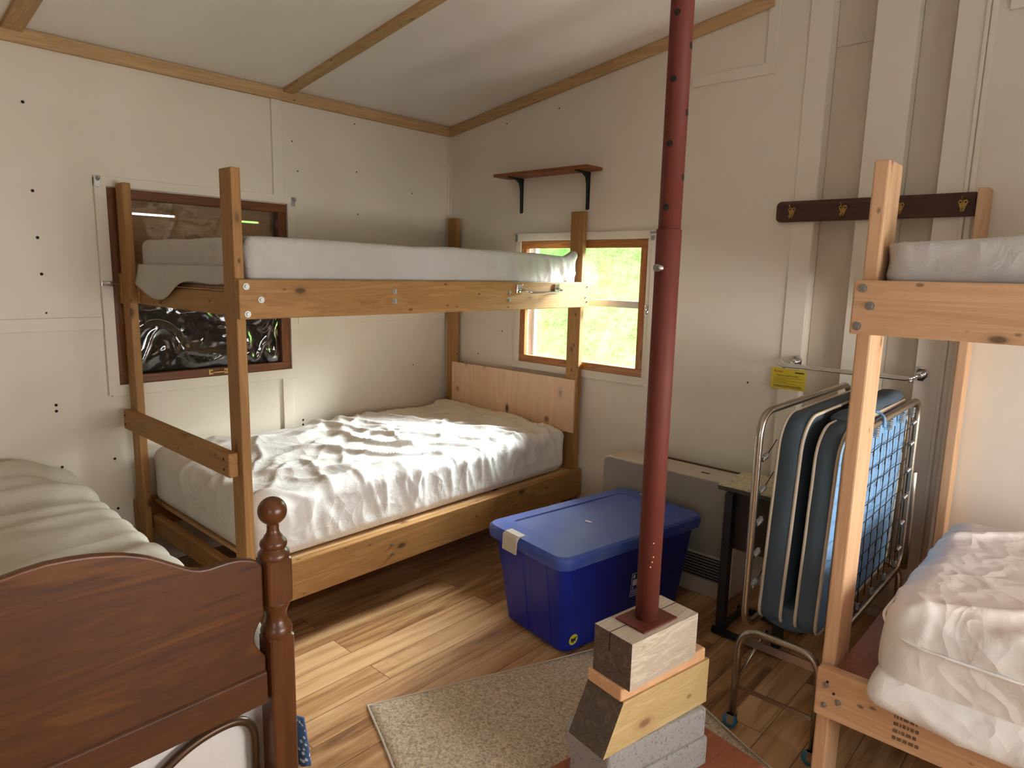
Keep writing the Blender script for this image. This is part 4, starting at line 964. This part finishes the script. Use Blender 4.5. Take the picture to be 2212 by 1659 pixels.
# ------------------------------------------------------------------ outside
vs = []; fs = []; n = 60
for i in range(n + 1):
    for j in range(n + 1):
        x = -22 + 40 * i / n; y = 1.6 + 16 * j / n
        vs.append((x, y, -.6 + .62 * (y - 1.6) + .10 * nz(x * .8, y * .8, 2)))
for i in range(n):
    for j in range(n): fs.append((i * (n + 1) + j, (i + 1) * (n + 1) + j, (i + 1) * (n + 1) + j + 1, i * (n + 1) + j + 1))
gr = MB().add(vs, fs, 0, True).build('grass_slope', M['grass']); tag(gr, 'bright green grassy slope outside the daylit window', 'grass', kind='stuff')

# ------------------------------------------------------------------ light
W = D.worlds.new('World'); SC.world = W; W.use_nodes = True
bg = W.node_tree.nodes['Background']; bg.inputs[0].default_value = (.80, .88, 1.0, 1); bg.inputs[1].default_value = 3.5
def area(name, loc_, target, sx_, sy_, power, col, spread=180):
    l = D.lights.new(name, 'AREA'); l.shape = 'RECTANGLE'; l.size = sx_; l.size_y = sy_; l.energy = power; l.color = col; l.spread = radians(spread)
    o = D.objects.new(name, l); C.objects.link(o); o.location = loc_
    o.rotation_euler = (Vector(target) - Vector(loc_)).to_track_quat('-Z', 'Y').to_euler(); return o
area('sky_patch_back', (2.4, 5.6, 5.0), (1.15, 0, 1.3), 9.0, 4.0, 2900, (.92, .97, 1.0), 70)
area('sky_patch_side', (7.0, 5.4, 4.4), (1.15, 0, 1.3), 8.0, 4.0, 1350, (.94, .97, 1.0), 60)
area('daylight_right', (RX + .35, -1.38, 1.08), (RX - 2, -1.42, 1.95), 2.1, 1.0, 82, (1.0, .96, .90))
area('fill_front', (4.5, RY - .45, 1.45), (3.5, RY + 3, .9), 1.35, 1.1, 5, (1.0, .95, .87))  # added weak fill lamp outside the opening behind the camera
su = D.lights.new('sun', 'SUN'); su.energy = 2.2; su.angle = .05; su.color = (1, .98, .95)
so_ = D.objects.new('sun', su); C.objects.link(so_); so_.rotation_euler = Vector((.45, .25, -1)).to_track_quat('-Z', 'Y').to_euler()

# ------------------------------------------------------------------ camera
cam = D.cameras.new('camera'); co = D.objects.new('camera', cam); C.objects.link(co); SC.camera = co
yaw, pit, rol = .738761, -.163222, .023212
fw = Vector((-sin(yaw) * cos(pit), cos(yaw) * cos(pit), sin(pit))); rt = Vector((cos(yaw), sin(yaw), 0)); up = rt.cross(fw)
R_ = rt * cos(rol) + up * sin(rol); U_ = -rt * sin(rol) + up * cos(rol)
mt_ = Matrix((R_, U_, -fw)).transposed().to_4x4(); mt_.translation = Vector((3.56485, -3.23301, 1.53)); co.matrix_world = mt_
cam.sensor_width = 36; cam.sensor_fit = 'HORIZONTAL'; cam.lens = 1458.7721 * 36 / 2212; cam.clip_start = .02; cam.clip_end = 200

vs_ = SC.view_settings
vs_.view_transform = 'Standard'; vs_.look = 'None'; vs_.gamma = 1; vs_.use_curve_mapping = False; vs_.exposure = 0.40
SC.cycles.use_denoising = True
SC.cycles.max_bounces = 8; SC.cycles.diffuse_bounces = 5; SC.cycles.use_adaptive_sampling = True; SC.cycles.adaptive_threshold = .05; SC.cycles.transparent_max_bounces = 8
SC.cycles.caustics_reflective = False; SC.cycles.caustics_refractive = False
SC.cycles.sample_clamp_indirect = 8
